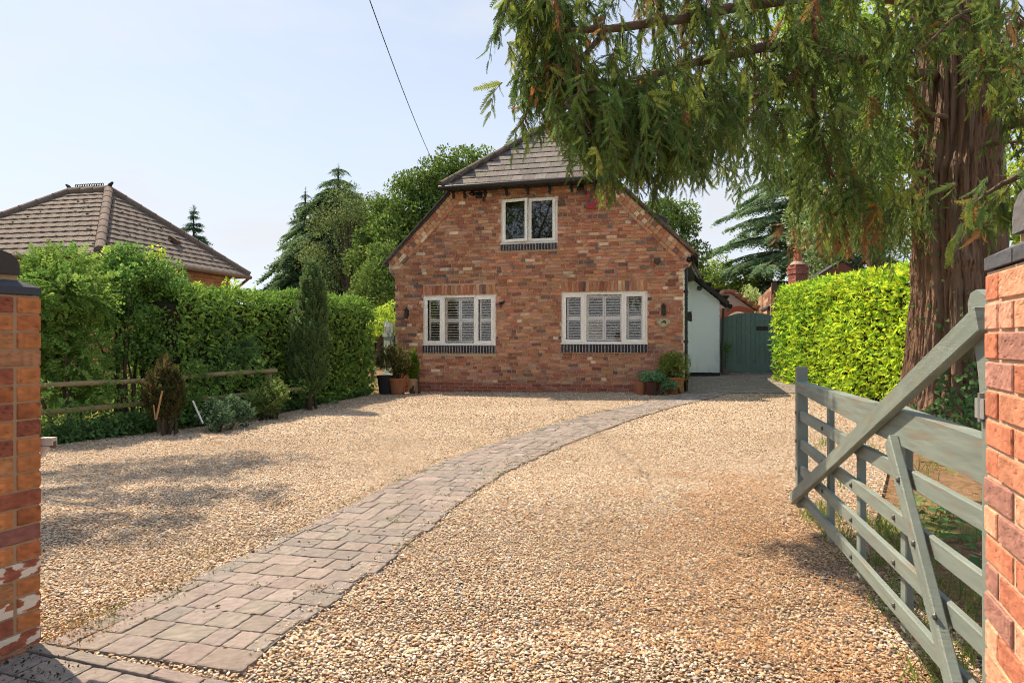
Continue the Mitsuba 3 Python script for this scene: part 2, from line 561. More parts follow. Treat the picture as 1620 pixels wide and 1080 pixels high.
for q in tp:
    M = paver_matrix(q, .024 + rng.uniform(-.002, .002))
    c = q.mean(0)
    if c[1] > 2.3 and -2.6 < c[0] < -.4:
        inst(nk('threshold_paving__paver'), PV[rng.integers(22)], M)
    else:
        v, f, c = PFAR[rng.integers(22)]
        rest.add(tf(M, v), f, c)
put('threshold_paving__paving', rest, 'mat_brick')
lab('threshold_paving__paving', kind='stuff')

# apron of block paving beside the house
ap = MB()
bedv = tf(HM, [[6.62, -.30, 0], [9.7, -.30, 0], [9.7, 6.2, 0], [6.62, 6.2, 0]])
bedv[:, 2] = gz(bedv[:, 0], bedv[:, 1]) + .006
put('block_paved_drive__bed', (bedv, np.array([[0, 1, 2], [0, 2, 3]]), [.06, .055, .05]), 'mat_matte')
r = 0
for d in np.arange(-.28, 6.1, .112):
    r += 1
    for s in np.arange(6.64 - .11 * (r % 2), 9.6, .215):
        q = tf(HM, [[s, d, 0], [s + .208, d, 0], [s + .208, d + .106, 0], [s, d + .106, 0]])[:, :2]
        zz = gz(q[:, 0], q[:, 1])
        v = np.vstack([np.c_[q, zz], np.c_[q, zz + .022 + rng.uniform(-.002, .002)]])
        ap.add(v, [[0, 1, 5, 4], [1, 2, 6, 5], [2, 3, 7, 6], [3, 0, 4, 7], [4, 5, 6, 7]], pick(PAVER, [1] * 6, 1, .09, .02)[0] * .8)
put('block_paved_drive__paving', ap, 'mat_matte')
lab('block_paved_drive', 'shaded block paved drive between the white wing and the green gate', kind='structure')
lab('block_paved_drive__bed', kind='structure')
lab('block_paved_drive__paving', kind='stuff')

# ------------------------------------------------------------------ gravel stones
STONE = [(.495, .405, .30), (.42, .30, .195), (.455, .352, .245), (.35, .20, .105), (.29, .27, .25), (.61, .56, .48), (.14, .12, .105), (.535, .46, .36)]
STW = [4.5, 4.8, 5, 3, 1.7, 1.2, 1.0, 2.6]


def stones(n, xy, size, detail):
    ico = trimesh.creation.icosphere(subdivisions=0) if detail else trimesh.Trimesh([[1, 0, 0], [-1, 0, 0], [0, 1, 0], [0, -1, 0], [0, 0, 1], [0, 0, -1]], [[0, 2, 4], [2, 1, 4], [1, 3, 4], [3, 0, 4], [2, 0, 5], [1, 2, 5], [3, 1, 5], [0, 3, 5]], process=False)
    out = MB()
    grp = np.array_split(np.arange(n), 7)
    for g in grp:
        tv = np.array(ico.vertices) * (1 + .28 * rng.uniform(-1, 1, (len(ico.vertices), 1)))
        k = len(g)
        up = unit(np.c_[rng.normal(0, .35, (k, 2)), np.ones(k)])
        R = frames(np.c_[rng.normal(size=(k, 2)), rng.normal(0, .2, k)], up)
        S = size[g, None] * np.c_[rng.uniform(.75, 1.15, k), rng.uniform(.5, .8, k), rng.uniform(.26, .46, k)] * .5
        P = np.c_[xy[g], gz(xy[g, 0], xy[g, 1]) + rng.uniform(.0, .014, k)]
        tone = meshkit.fbm(np.c_[xy[g] * .7, 0 * xy[g, 0]], 3, seed=4)
        rust = np.clip((meshkit.fbm(np.c_[xy[g] * 1.1 + 9, 0 * xy[g, 0]], 3, seed=5) - .48) * 4, 0, 1) * np.clip((xy[g, 0] + .4) / 2.2, 0, 1) * np.clip((7 - xy[g, 1]) / 3, 0, 1)
        tint = (.80 + .40 * tone)[:, None] * (1 - rust[:, None] * np.array([.07, .18, .27]))
        fc = np.array(ico.faces)
        fc = fc[tv[fc].mean(1)[:, 2] > (-.45 if detail else -.01)]
        out.add(*scatter(tv, fc, R, S, P, pick(STONE, STW, k, .22, .05) * tint, rng.uniform(.9, 1.1, len(tv))))
    return out


def grid_pts(x0, x1, y0, y1, step):
    x, y = np.meshgrid(np.arange(x0, x1, step), np.arange(y0, y1, step))
    p = np.stack([x, y], -1).reshape(-1, 2)
    return p + rng.uniform(-.6, .6, p.shape) * step


PREP = shapely.prepared.prep(PATH.buffer(.0))


def in_gravel(p, margin=.5):
    x, y = p[:, 0], p[:, 1]
    ok = (x > np.where(y < 3.05, -9, lbx(y))) & (x < rbx(y)) & (np.abs(x) < .80 * y + margin)
    t = (p - edge0) @ GN
    ok &= t > .075
    ok &= ~((x < LPC[0] + .02) & ((p - LPC) @ GN < .02))
    loc = (p - HA) @ np.array([[math.cos(HU), -math.sin(HU)], [math.sin(HU), math.cos(HU)]])
    ok &= loc[:, 1] < np.where(loc[:, 0] > 6.6, -.3, .02)
    ok[ok] &= ~shapely.contains_xy(PATH, x[ok], y[ok])
    return p[ok]


near = in_gravel(grid_pts(-5, 4, 2.0, 4.8, .0142), .25)
size = rng.uniform(.0125, .0255, len(near)) * np.where(rng.random(len(near)) < .06, 1.45, 1)
first = near[:, 1] < 3.75
put('gravel_stones__near', stones(first.sum(), near[first], size[first], True), 'mat_matte', True)
mid = in_gravel(grid_pts(-7, 6, 4.8, 9.2, .020), .3)
far = in_gravel(grid_pts(-7, 7, 9.2, 16.3, .036), .2)
print('stones', len(near), len(mid), len(far))
m2 = stones((~first).sum(), near[~first], size[~first] * 1.05, False)
m2.add(*stones(len(mid), mid, rng.uniform(.017, .031, len(mid)), False).out())
m2.add(*stones(len(far), far, rng.uniform(.024, .042, len(far)), False).out())
put('gravel_stones__far', m2, 'mat_matte', False)
lab('gravel_stones', 'loose buff, cream and grey gravel stones', 'gravel', kind='stuff')
for q in ('gravel_stones__near', 'gravel_stones__far'):
    lab(q, kind='stuff')
# stones kicked over the edges of the path
t_ = rng.integers(4, 396, 2600)
u_ = np.abs(rng.normal(0, .042, 2600))
lr = rng.random(2600) < .5
W_ = np.linalg.norm(PRs - PLs, axis=1)[t_]
fr_ = np.where(lr, u_ / W_, 1 - u_ / W_)
spill = PLs[t_] + (PRs - PLs)[t_] * fr_[:, None] + rng.normal(0, .01, (2600, 2))
m = stones(2600, spill, rng.uniform(.010, .024, 2600), False)
v, f, c = m.out()
v[:, 2] += .016
put('gravel_stones__spilled', (v, f, c), 'mat_matte')
lab('gravel_stones__spilled', kind='stuff')
# stones that have strayed onto the path, fallen cone scales
stray = np.array([PLs[i] + (PRs[i] - PLs[i]) * t + rng.normal(0, .02, 2) for i, t in zip(rng.integers(5, 330, 170), np.where(rng.random(170) < .6, rng.beta(5, 1.2, 170), rng.random(170)))])
m = stones(len(stray), stray, rng.uniform(.016, .03, len(stray)), True)
v, f, c = m.out()
v[:, 2] += .022
put('stray_stones', (v, f, c * np.where(rng.random((len(c) // 12, 1)).repeat(12, 0) < .5, .22, .9)), 'mat_matte', True)
lab('stray_stones', 'small dark cones and pebbles scattered on the paver path', 'pebbles', kind='stuff')

# ------------------------------------------------------------------ the brick house
lab('brick_house', 'red brick house with a half hipped tiled gable and white shuttered windows', 'house')
CEN, VERGE_Z, VERGE_S = HOUSE_W / 2, 3.26, -.19
HIP_Z, HIP_D, HIP_K = 4.82, -.35, .795
RIDGE_Z = VERGE_Z + CEN - VERGE_S
APEX_D = (RIDGE_Z - HIP_Z) / HIP_K + HIP_D
HIP_S = VERGE_S + HIP_Z - VERGE_Z
WIN = [('window', .705, 2.46, 1.26, 2.415), ('window_001', 3.97, 5.84, 1.29, 2.43), ('window_002', 2.585, 3.885, 3.53, 4.585)]
SILL = {'window': 1.085, 'window_001': 1.112, 'window_002': 3.39}


def left_edge(z):
    if z < 2.84:
        return 0.0
    if z < 2.99:
        return -.16 * (z - 2.84) / .15
    if z < VERGE_Z:
        return -.17
    return VERGE_S + z - VERGE_Z


TOPW = 4.97
poly = [(0, -.3), (HOUSE_W, -.3), (HOUSE_W, 2.84), (HOUSE_W + .15, 2.99), (HOUSE_W + .16, VERGE_Z - .02), (HOUSE_W + .18 - (TOPW - VERGE_Z), TOPW), (-.18 + (TOPW - VERGE_Z), TOPW), (-.16, VERGE_Z - .02), (-.15, 2.99), (0, 2.84)]
wallp = sg.Polygon(poly)
for w_, s0, s1, z0, z1 in WIN:
    wallp = wallp.difference(sg.box(s0, SILL[w_] if False else z0, s1, z1))
put('brick_house__wall', (*prism(wallp, .010, .30), [.56, .46, .37]), 'mat_brick', M=HM)

bond = np.random.default_rng(77)
facade = []
CO = .0752
for k in range(-2, 66):
    z0 = .12 + k * CO
    zc = z0 + .034
    if zc > 4.94:
        break
    L = left_edge(zc)
    R = HOUSE_W - L
    if zc > VERGE_Z - .12:
        L, R = VERGE_S + .50 + zc - VERGE_Z, HOUSE_W - (VERGE_S + .50 + zc - VERGE_Z)
    elif zc > 2.95:
        L, R = L + .0, R
    gaps = []
    for w_, s0, s1, a, b in WIN:
        top = b + (.235 if w_ != 'window_002' else .0)
        if SILL[w_] - .03 < zc < top:
            gaps.append((s0, s1))
    spans, x = [], L
    for a, b in sorted(gaps):
        spans.append((x, a))
        x = b
    spans.append((x, R))
    off = -.1125 * (k % 2) + (.04 * math.sin(k * 2.3) if zc > .43 else 0)
    for a, b in spans:
        x = -0.9 + off
        while x < b:
            # reclaimed bricks laid with odd headers among the stretchers
            w = .215 if zc < .43 or bond.random() < .62 else .1025
            p0, p1 = max(x, a) + .005, min(x + w, b - .004)
            if p1 - p0 > .035:
                facade.append((p0, p1, z0, z0 + .0645, zc < .43))
            x += w + .0115
# soldier courses over the ground floor windows
for w_, s0, s1, a, b in WIN[:2]:
    nb = int((s1 - s0) / .0755)
    st = (s1 - s0) / nb
    for q in range(nb):
        facade.append((s0 + q * st + .004, s0 + (q + 1) * st - .004, b + .012, b + .228, False))


def brick_piece(w, h, d=.06, col=None):
    v, f = BOXV * [w, d, h], BOXF
    # the arrises are worn: pull the front corners in a little, unevenly
    v = v.copy()
    fr = v[:, 1] < 0
    v[fr] *= np.c_[1 - rng.uniform(0, .006, 4) / w * 1, np.ones(4), 1 - rng.uniform(0, .004, 4) / h]
    return v, np.array(f), np.clip((col + (rng.random() < .3) * .10 * rng.random((8, 1)) ** 2) * rng.uniform(.72, 1.2, (8, 1)), .005, .9)


full = [b for b in facade if abs(b[1] - b[0] - .21) < .006 and b[3] - b[2] < .1]
full.sort(key=lambda b: -b[0] + (0 if .45 < b[2] < 2.8 else 20))
chosen = set(id(b) for b in full[:300])
VAR = variants('shared_house_brick', [shape(brick_piece(.2105, .0645, col=c), 'mat_brick') for c in pick(BRICK, BRW, 30, .15, .06)])
rest = MB()
for b in facade:
    c = ((b[0] + b[1]) / 2, (b[2] + b[3]) / 2)
    M = place(c[0], .022 - rng.uniform(0, .005), c[1], rng.normal(0, .006))
    M2 = M @ np.array([[math.cos(q := rng.normal(0, .006)), 0, math.sin(q), 0], [0, 1, 0, 0], [-math.sin(q), 0, math.cos(q), 0], [0, 0, 0, 1]])
    if id(b) in chosen:
        inst(nk('brick_house__wall__brick'), VAR[rng.integers(30)], HM @ M2)
    else:
        col = pick(PLINTH, [1, 1, 1], 1, .12)[0] if b[4] else pick(BRICK, BRW, 1, .15, .06)[0] * (.72 + .56 * meshkit.fbm(np.array([c[0] * .7, c[1] * 1.1, 2.0]), 3))
        v, f, c_ = brick_piece(b[1] - b[0], b[3] - b[2], col=col)
        rest.add(tf(M2, v), f, c_)
# decorative bands of brick along both rakes, corbelled kneelers below them
dirv = np.array([1, 1]) / math.sqrt(2)
perp = np.array([1, -1]) / math.sqrt(2)
for side in (0, 1):
    for off, hgt, ln, pr in ((.0, .062, .215, .030), (.072, .098, .105, .020), (.178, .098, .105, .020), (.285, .062, .215, .034)):
        t = -.05 + (off * .9) - rng.uniform(0, .05)
        lim = (4.93 - VERGE_Z) * math.sqrt(2) - .03 + off
        while t < lim:
            p = np.array([VERGE_S + .015, VERGE_Z]) + dirv * (t + ln / 2) + perp * (off + hgt / 2)
            t += ln + .011
            if p[1] > 4.93 or p[1] < 3.0:
                continue
            dx = np.array([dirv[0], 0, dirv[1]]) * ln
            dz = np.array([perp[0], 0, perp[1]]) * hgt
            v = BOXV[:, :1] * dx + BOXV[:, 1:2] * np.array([0, .07, 0]) + BOXV[:, 2:] * dz + np.array([p[0], .03 - pr, p[1]])
            if side:
                v[:, 0] = HOUSE_W - v[:, 0]
            rest.add(v, BOXF, pick(BRICK, [3, 2, 5, 1, 2, 1, 3, 4], 1, .12)[0] * rng.uniform(.9, 1.08, (8, 1)))
put('brick_house__wall__brickwork', rest, 'mat_brick', M=HM)
lab('brick_house__wall__brickwork', kind='stuff')
# blue brick sills
SB = variants('shared_sill_brick', [shape((*bx(-.5, .5, -.05, .06, 0, 1), c), 'mat_brick') for c in pick([(.035, .034, .042), (.05, .042, .045), (.028, .03, .04)], [1, 1, 1], 6)])
for w_, s0, s1, a, b in WIN:
    put(nk('brick_house__sill_mortar'), (*bx(s0 + .002, s1 - .002, -.046, .05, SILL[w_] + .002, a - .008), [.50, .47, .44]), 'mat_matte', M=HM)
    nb = round((s1 - s0) / .0685)
    st = (s1 - s0) / nb
    for q in range(nb):
        inst(nk('brick_house__sill_brick'), SB[rng.integers(6)], HM @ place(s0 + (q + .5) * st, 0, SILL[w_], rng.normal(0, .02)) @ np.diag([st - .014, 1, a - .006 - SILL[w_], 1]))

# windows: frame, casements, panes, plantation shutters
def frame_rect(mb, s0, s1, z0, z1, w, y0, y1, c):
    for r in ((s0, s1, z0, z0 + w), (s0, s1, z1 - w, z1), (s0, s0 + w, z0 + w, z1 - w), (s1 - w, s1, z0 + w, z1 - w)):
        mb.add(*bx(r[0], r[1], y0, y1, r[2], r[3]), c)


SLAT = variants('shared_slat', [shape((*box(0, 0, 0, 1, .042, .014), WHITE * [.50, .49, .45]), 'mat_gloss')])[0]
for w_, s0, s1, z0, z1 in WIN:
    key = 'brick_house__' + w_
    fr = MB()
    frame_rect(fr, s0 + .004, s1 - .004, z0 + .001, z1 - .004, .055, .035, .11, WHITE)
    fr.add(*bx(s0 - .01, s1 + .01, -.012, .035, z0 - .003, z0 + .03), WHITE)      # projecting cill
    if w_ != 'window_002':
        W = s1 - s0
        ma, mb_ = s0 + W * .278, s0 + W * .72
        for m_ in (ma, mb_):
            fr.add(*bx(m_ - .03, m_ + .03, .034, .11, z0 + .056, z1 - .06), WHITE)
        panels = [(s0 + .056, ma - .031, True), (ma + .031, mb_ - .031, False), (mb_ + .031, s1 - .06, True)]
        for a, b, opens in panels:
            if opens:
                frame_rect(fr, a - .012, b + .012, z0 + .045, z1 - .05, .06, .012, .034, WHITE)
                a, b = a + .05, b - .05
            put(nk('%s__pane' % key), (*bx(a - .004, b + .004, .06, .0605, z0 + .09, z1 - .095), [1, 1, 1]), 'mat_glass', M=HM)
            v = np.array([[a - .004, .06, z0 + .05], [b + .004, .06, z0 + .05], [b + .004, .06, z1 - .05], [a - .004, .06, z1 - .05]])
            scene[list(scene)[-1]] = {**mikit.ply((v, np.array([[0, 1, 2], [0, 2, 3]])), 'mat_glass'), 'to_world': T(HM)}
            # shutters behind the glass: its dimming is put into their white
            leaves = [(a, b)] if opens else [(a, (a + b) / 2), ((a + b) / 2, b)]
            for la, lb in leaves:
                st = MB()
                zl, zh, zm = z0 + .075, z1 - .075, z0 + (z1 - z0) * .50
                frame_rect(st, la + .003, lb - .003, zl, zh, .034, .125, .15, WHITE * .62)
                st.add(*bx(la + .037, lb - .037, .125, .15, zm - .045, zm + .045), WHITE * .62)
                put(nk(key + '__shutter'), st, 'mat_gloss', M=HM)
                for zz0, zz1 in ((zl + .034, zm - .045), (zm + .045, zh - .034)):
                    ns = 7
                    tilt = .22 if not (w_ == 'window_001' and not opens and la == a and zz0 < zm - .1) else .95
                    for q in range(ns):
                        zc = zz0 + (q + .5) * (zz1 - zz0) / ns
                        inst(nk(key + '__slat'), SLAT, HM @ place((la + lb) / 2, .14, zc, 0, -tilt) @ np.diag([lb - la - .078, 1, 1, 1]))
    else:
        mid = (s0 + s1) / 2
        fr.add(*bx(mid - .028, mid + .028, .034, .11, z0 + .056, z1 - .06), WHITE)
        for side, (a, b) in enumerate(((s0 + .055, mid - .0), (mid + .0, s1 - .055))):
            cs = MB()
            frame_rect(cs, 0, b - a, z0 + .05, z1 - .05, .058, -.035, .0, WHITE)
            M = HM @ place(a, .03, 0, -.17 if side == 0 else 0.0)
            put(nk(key + '__casement'), cs, 'mat_gloss', M=M)
            wd = b - a
            v = np.array([[.05, -.015, z0 + .1], [wd - .05, -.015, z0 + .1], [wd - .05, -.015, z1 - .1], [.05, -.015, z1 - .1]])
            scene[nk(key + '__pane')] = {**mikit.ply((v, np.array([[0, 1, 2], [0, 2, 3]])), 'mat_glass'), 'to_world': T(M)}
    put(key, fr, 'mat_gloss', M=HM)
    rm = MB()
    for q in (bx(s0 - .2, s1 + .2, 1.3, 1.34, z0 - .3, z1 + .3), bx(s0 - .24, s0 - .2, .31, 1.3, z0 - .3, z1 + .3), bx(s1 + .2, s1 + .24, .31, 1.3, z0 - .3, z1 + .3), bx(s0 - .2, s1 + .2, .31, 1.3, z1 + .3, z1 + .34), bx(s0 - .2, s1 + .2, .31, 1.3, z0 - .34, z0 - .3)):
        rm.add(*q, [.05, .048, .045])
    put(key + '__room', rm, 'mat_matte', M=HM)
lab('brick_house__window_002', 'upper window with its left casement ajar')

# rendered side walls, back
sw = MB()
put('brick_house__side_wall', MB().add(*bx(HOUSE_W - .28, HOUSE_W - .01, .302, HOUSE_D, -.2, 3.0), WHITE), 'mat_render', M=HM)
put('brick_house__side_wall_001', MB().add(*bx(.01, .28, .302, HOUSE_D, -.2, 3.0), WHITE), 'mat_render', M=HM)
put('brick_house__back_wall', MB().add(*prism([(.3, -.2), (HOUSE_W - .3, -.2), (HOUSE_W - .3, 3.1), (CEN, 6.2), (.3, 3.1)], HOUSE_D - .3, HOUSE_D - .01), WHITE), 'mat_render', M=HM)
# wing with a lean-to roof
wing = sg.Polygon([(6.60, .2), (7.45, .2), (7.45, 2.45), (6.60, 3.17)])
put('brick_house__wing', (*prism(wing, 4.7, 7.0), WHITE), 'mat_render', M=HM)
put('brick_house__wing_plinth', (*bx(6.62, 7.46, 4.66, 4.699, .2, .50), [.03, .032, .035]), 'mat_brick', M=HM)
put('brick_house__side_plinth', (*bx(6.577, 6.60, .32, 4.69, .0, .46), [.03, .032, .035]), 'mat_brick', M=HM)

TILE = [(.128, .119, .114), (.150, .139, .132), (.115, .107, .105), (.168, .155, .148), (.13, .117, .109)]
# hip plane tiles
e_s = np.array([1.0, 0, 0])
e_u = np.array([0, 1, HIP_K]) / math.hypot(1, HIP_K)
e_n = np.cross(e_s, e_u)
SL = math.hypot(APEX_D - HIP_D, RIDGE_Z - HIP_Z)
tri = sg.Polygon([(HIP_S - .06, 0), (HOUSE_W - HIP_S + .06, 0), (CEN, SL)])
O = np.array([0, HIP_D, HIP_Z + .03])
moss = MB()


def tile_unit(c):
    v, f = flatprism(sg.box(0, 0, .257, .33), 0, .014)
    v[:, 2] += .020 * (1 - v[:, 1] / .33)
    return v, f, c * rng.uniform(.9, 1.1, (len(v), 1))


def moss_n():
    for _ in range(rng.poisson(1.6)):
        mp = O + (s0 + rng.uniform(0, .26)) * e_s + (u0 - .005) * e_u + .02 * e_n
        x_, y_ = (mp - O) @ e_s, (mp - O) @ e_u
        if tri.contains(sg.Point(x_, y_ + .02)):
            ic = trimesh.creation.icosphere(subdivisions=1)
            moss.add(np.array(ic.vertices) * [rng.uniform(.012, .035), .014, .012] + mp, ic.faces, pick([(.03, .028, .02), (.05, .055, .02)], [2, 1], 1)[0])


RT = variants('shared_roof_tile', [shape(tile_unit(c), 'mat_brick') for c in pick(TILE, [3, 3, 2, 2, 1], 12, .1)])
for r in range(11):
    u0 = r * .286
    for k in range(-1, 18):
        s0 = HIP_S - .3 + k * .262 + (.131 if r % 2 else 0)
        pg = sg.box(s0 + .0025, u0, s0 + .2595, u0 + .33).intersection(tri.buffer(-.004))
        if pg.is_empty or pg.area < .004 or pg.geom_type != 'Polygon':
            continue
        if pg.area > .2575 * .3299 * .995:
            RM = np.eye(4)
            RM[:3, 0], RM[:3, 1], RM[:3, 2], RM[:3, 3] = e_s, e_u, e_n, O + (s0 + .0025) * e_s + u0 * e_u + rng.uniform(0, .002) * e_n
            inst(nk('brick_house__roof__tile'), RT[rng.integers(12)], HM @ RM)
            moss_n()
            continue
        v, f = flatprism(pg, 0, .014)
        # each tile lies on the one below: its lower edge is raised
        lift = .020 * (1 - (v[:, 1] - u0) / .33) + rng.uniform(-.001, .002)
        w = O + v[:, :1] * e_s + v[:, 1:2] * e_u + (v[:, 2:] + lift[:, None]) * e_n
        put(nk('brick_house__roof__tile'), (w, f, pick(TILE, [3, 3, 2, 2, 1], 1, .1)[0] * rng.uniform(.9, 1.1, (len(w), 1))), 'mat_brick', M=HM)
        moss_n()
put('brick_house__roof__moss', moss, 'mat_matte', M=HM)
lab('brick_house__roof__moss', 'dark moss along the tile edges', kind='stuff')
under = MB()
up = np.array([[HIP_S - .03, 0], [HOUSE_W - HIP_S + .03, 0], [CEN, SL]])
w0 = O + up[:, :1] * e_s + up[:, 1:] * e_u
under.add(np.vstack([w0 + .004 * e_n, w0 - .05 * e_n]), [[0, 1, 2], [5, 4, 3], [0, 3, 4], [0, 4, 1], [1, 4, 5], [1, 5, 2], [2, 5, 3], [2, 3, 0]], [.03, .028, .026])
# main roof planes with courses
mt = MB()
for sgn in (1, -1):
    sl = math.hypot(1, 1)
    nrow = 17
    L = (RIDGE_Z - VERGE_Z + .12) * math.sqrt(2)
    for r in range(nrow):
        a, b = r / nrow, (r + 1) / nrow + .02
        for k in range(36):
            y0 = (.02 if a * (RIDGE_Z - VERGE_Z) < HIP_Z - VERGE_Z else 0)
            zA = VERGE_Z - .12 + a * (RIDGE_Z - VERGE_Z + .12)
            start = -.06 if zA < HIP_Z else (zA - HIP_Z) / HIP_K + HIP_D
            d0 = start + k * (HOUSE_D + .2 - start) / 36
            d1 = start + (k + 1) * (HOUSE_D + .2 - start) / 36 - .005
            sA, zB = VERGE_S - .12 + a * (CEN - VERGE_S + .12), VERGE_Z - .12 + b * (RIDGE_Z - VERGE_Z + .12)
            sB = VERGE_S - .12 + b * (CEN - VERGE_S + .12)
            q = np.array([[sA, d0, zA + .035], [sA, d1, zA + .035], [sB, d1, zB + .012], [sB, d0, zB + .012]])
            q = np.vstack([q, q - [-.012, 0, .018]])
            if sgn < 0:
                q[:, 0] = HOUSE_W - q[:, 0]
            mt.add(q, [[0, 1, 2, 3], [4, 7, 6, 5], [0, 4, 5, 1], [2, 6, 7, 3], [0, 3, 7, 4], [1, 5, 6, 2]], pick(TILE, [3, 3, 2, 2, 1], 1, .1)[0])
put('brick_house__roof__tiling', mt, 'mat_brick', M=HM)
lab('brick_house__roof__tiling', kind='stuff')
for sgn in (1, -1):
    q = np.array([[VERGE_S - .06, -.05, VERGE_Z - .10], [CEN, -.05, RIDGE_Z - .08], [CEN, HOUSE_D, RIDGE_Z - .08], [VERGE_S - .06, HOUSE_D, VERGE_Z - .10]])
    q[1, 1] = APEX_D
    q = np.insert(q, 1, [HIP_S, -.05, HIP_Z - .06], 0)
    if sgn < 0:
        q[:, 0] = HOUSE_W - q[:, 0]
    under.add(np.vstack([q, q - [0, 0, .05]]), [[0, 1, 2], [0, 2, 3], [0, 3, 4], [5, 7, 6], [5, 8, 7], [5, 9, 8], [0, 5, 6], [0, 6, 1], [1, 6, 7], [1, 7, 2], [4, 9, 5], [4, 5, 0]], [.04, .036, .034])
put('brick_house__roof', under, 'mat_matte', M=HM)


RP = [(.085, .07, .062), (.10, .08, .068), (.07, .06, .055)]
RGT = variants('shared_ridge_tile', [shape((*tube([(0, 0, 0), (.06, 0, 0), (.065, 0, 0), (1, 0, 0)], [1.05, 1.05, 1, .98], 12), c), 'mat_brick', True) for c in pick(RP, [1, 1, 1], 5, .1)])


def ridge_run(base, p0, p1, r, ln, pal):
    p0, p1 = np.asarray(p0, float), np.asarray(p1, float)
    n_ = max(1, round(np.linalg.norm(p1 - p0) / ln))
    for q in range(n_):
        a, b = p0 + (p1 - p0) * q / n_, p0 + (p1 - p0) * ((q + 1) / n_ + .012)
        d_ = b - a
        L_ = np.linalg.norm(d_)
        Rm = frames(d_[None], np.array([[0, 0, 1.0]]))[0]
        RM = np.eye(4)
        RM[:3, :3], RM[:3, 3] = Rm @ np.diag([L_, r, r]), a
        inst(nk(base), RGT[rng.integers(5)], HM @ RM)


ridge_run('brick_house__roof__ridge_tile', (HIP_S - .08, HIP_D - .02, HIP_Z + .04), (CEN, APEX_D, RIDGE_Z + .05), .095, .42, RP)
ridge_run('brick_house__roof__ridge_tile', (HOUSE_W - HIP_S + .08, HIP_D - .02, HIP_Z + .04), (CEN, APEX_D, RIDGE_Z + .05), .095, .42, RP)
ridge_run('brick_house__roof__ridge_tile', (CEN, APEX_D, RIDGE_Z + .05), (CEN, HOUSE_D + .1, RIDGE_Z + .05), .095, .45, RP)
# gutter along the hip eaves with black brackets, thin black verge edges, downpipe
v, f = tube([(HIP_S - .12, HIP_D - .05, HIP_Z - .02), (HOUSE_W - HIP_S + .14, HIP_D - .05, HIP_Z + .0)], .055, 10)
put('brick_house__gutter', (v, f, BLACK), 'mat_gloss', True, M=HM)
put('brick_house__soffit', (*bx(HIP_S - .02, HOUSE_W - HIP_S + .02, HIP_D + .02, .02, HIP_Z - .05, HIP_Z - .02), [.02, .02, .02]), 'mat_matte', M=HM)
for q in [HIP_S + .10] + [1.74 + .494 * k for k in range(8)] + [HOUSE_W - HIP_S - .07]:
    if q > HOUSE_W - HIP_S - .02:
        continue
    v, f = prism([(-.027, HIP_Z - .02), (.027, HIP_Z - .02), (.027, HIP_Z - .18), (.0, HIP_Z - .215), (-.027, HIP_Z - .18)], 0, .05)
    v2, f2 = bx(-.025, .025, -.27, 0, HIP_Z - .09, HIP_Z - .02)
    put(nk('brick_house__eaves_bracket'), MB().add(v - [0, .06, 0], f, BLACK).add(v2, f2, BLACK), 'mat_gloss', M=HM @ place(q, 0, 0))
for sgn in (0, 1):
    a, b = np.array([VERGE_S - .05, -.03, VERGE_Z - .03]), np.array([HIP_S - .02, -.03, HIP_Z - .05])
    v, f = tube([a, b], .028, 6)
    if sgn:
        v[:, 0] = HOUSE_W - v[:, 0]
    put(nk('brick_house__verge'), (v, f, [.02, .018, .017] if not sgn else [.16, .08, .05]), 'mat_matte', M=HM)
dp = MB().add(*tube([(HOUSE_W + .055, .06, .22), (HOUSE_W + .055, .06, 2.86), (HOUSE_W + .09, .3, 3.0)], .036, 10), BLACK)
for z in (.5, 1.35, 2.4):
    dp.add(*lathe([(.045, -.03), (.045, .03)], 10, HOUSE_W + .055, .06, z), BLACK)
    dp.add(*bx(HOUSE_W, HOUSE_W + .08, .03, .09, z - .018, z + .018), BLACK)
put('brick_house__downpipe', dp, 'mat_gloss', True, M=HM)
v, f = tube([(HOUSE_W + .12, -.02, 3.07), (HOUSE_W + .36, 4.6, 3.05)], .06, 8)
put('brick_house__side_gutter', (v, f, BLACK), 'mat_gloss', True, M=HM)
# dark soffit triangle and eaves on the right, seen edge-on
v, f = prism([(HOUSE_W - .05, 2.98), (HOUSE_W + .22, 3.02), (HOUSE_W + .22, 3.16), (HOUSE_W - .05, 3.3)], .03, 4.68)
put('brick_house__soffit_001', (v, f, [.03, .027, .025]), 'mat_matte', M=HM)
# wing roof: lean-to plane, black bargeboard
slope = math.atan2(3.26 - 2.36, 7.66 - 6.6)
q = np.array([[6.55, 4.56, 3.30], [7.70, 4.56, 2.36], [7.70, 7.1, 2.36], [6.55, 7.1, 3.30]])
put('brick_house__wing_roof', MB().add(np.vstack([q + [0, 0, .07], q]), [[0, 1, 2, 3], [7, 6, 5, 4], [0, 4, 5, 1], [1, 5, 6, 2], [2, 6, 7, 3], [3, 7, 4, 0]], [.05, .045, .042]), 'mat_brick', M=HM)
q = np.array([[6.56, 4.52, 3.22], [7.68, 4.52, 2.30], [7.68, 4.52, 2.43], [6.56, 4.52, 3.37]])
put('brick_house__bargeboard', MB().add(np.vstack([q, q + [0, .035, 0]]), [[0, 1, 2, 3], [7, 6, 5, 4], [0, 4, 5, 1], [1, 5, 6, 2], [2, 6, 7, 3], [3, 7, 4, 0]], BLACK), 'mat_gloss', M=HM)
wt = MB()
for r in range(5):
    for k in range(8):
        a = r / 5
        d = 4.56 + k * .31
        p = np.array([6.58 + a * 1.12, d, 3.30 - a * .92 + .09])
        wt.add(*box(p[0] + .1, d + .15, p[2] - .07, .25, .295, .03), pick(RP, [1, 1, 1], 1)[0])
wt.v = [np.where(True, q, q) for q in wt.v]
put('brick_house__wing_roof__tiling', wt, 'mat_brick', M=HM)
lab('brick_house__wing_roof__tiling', kind='stuff')
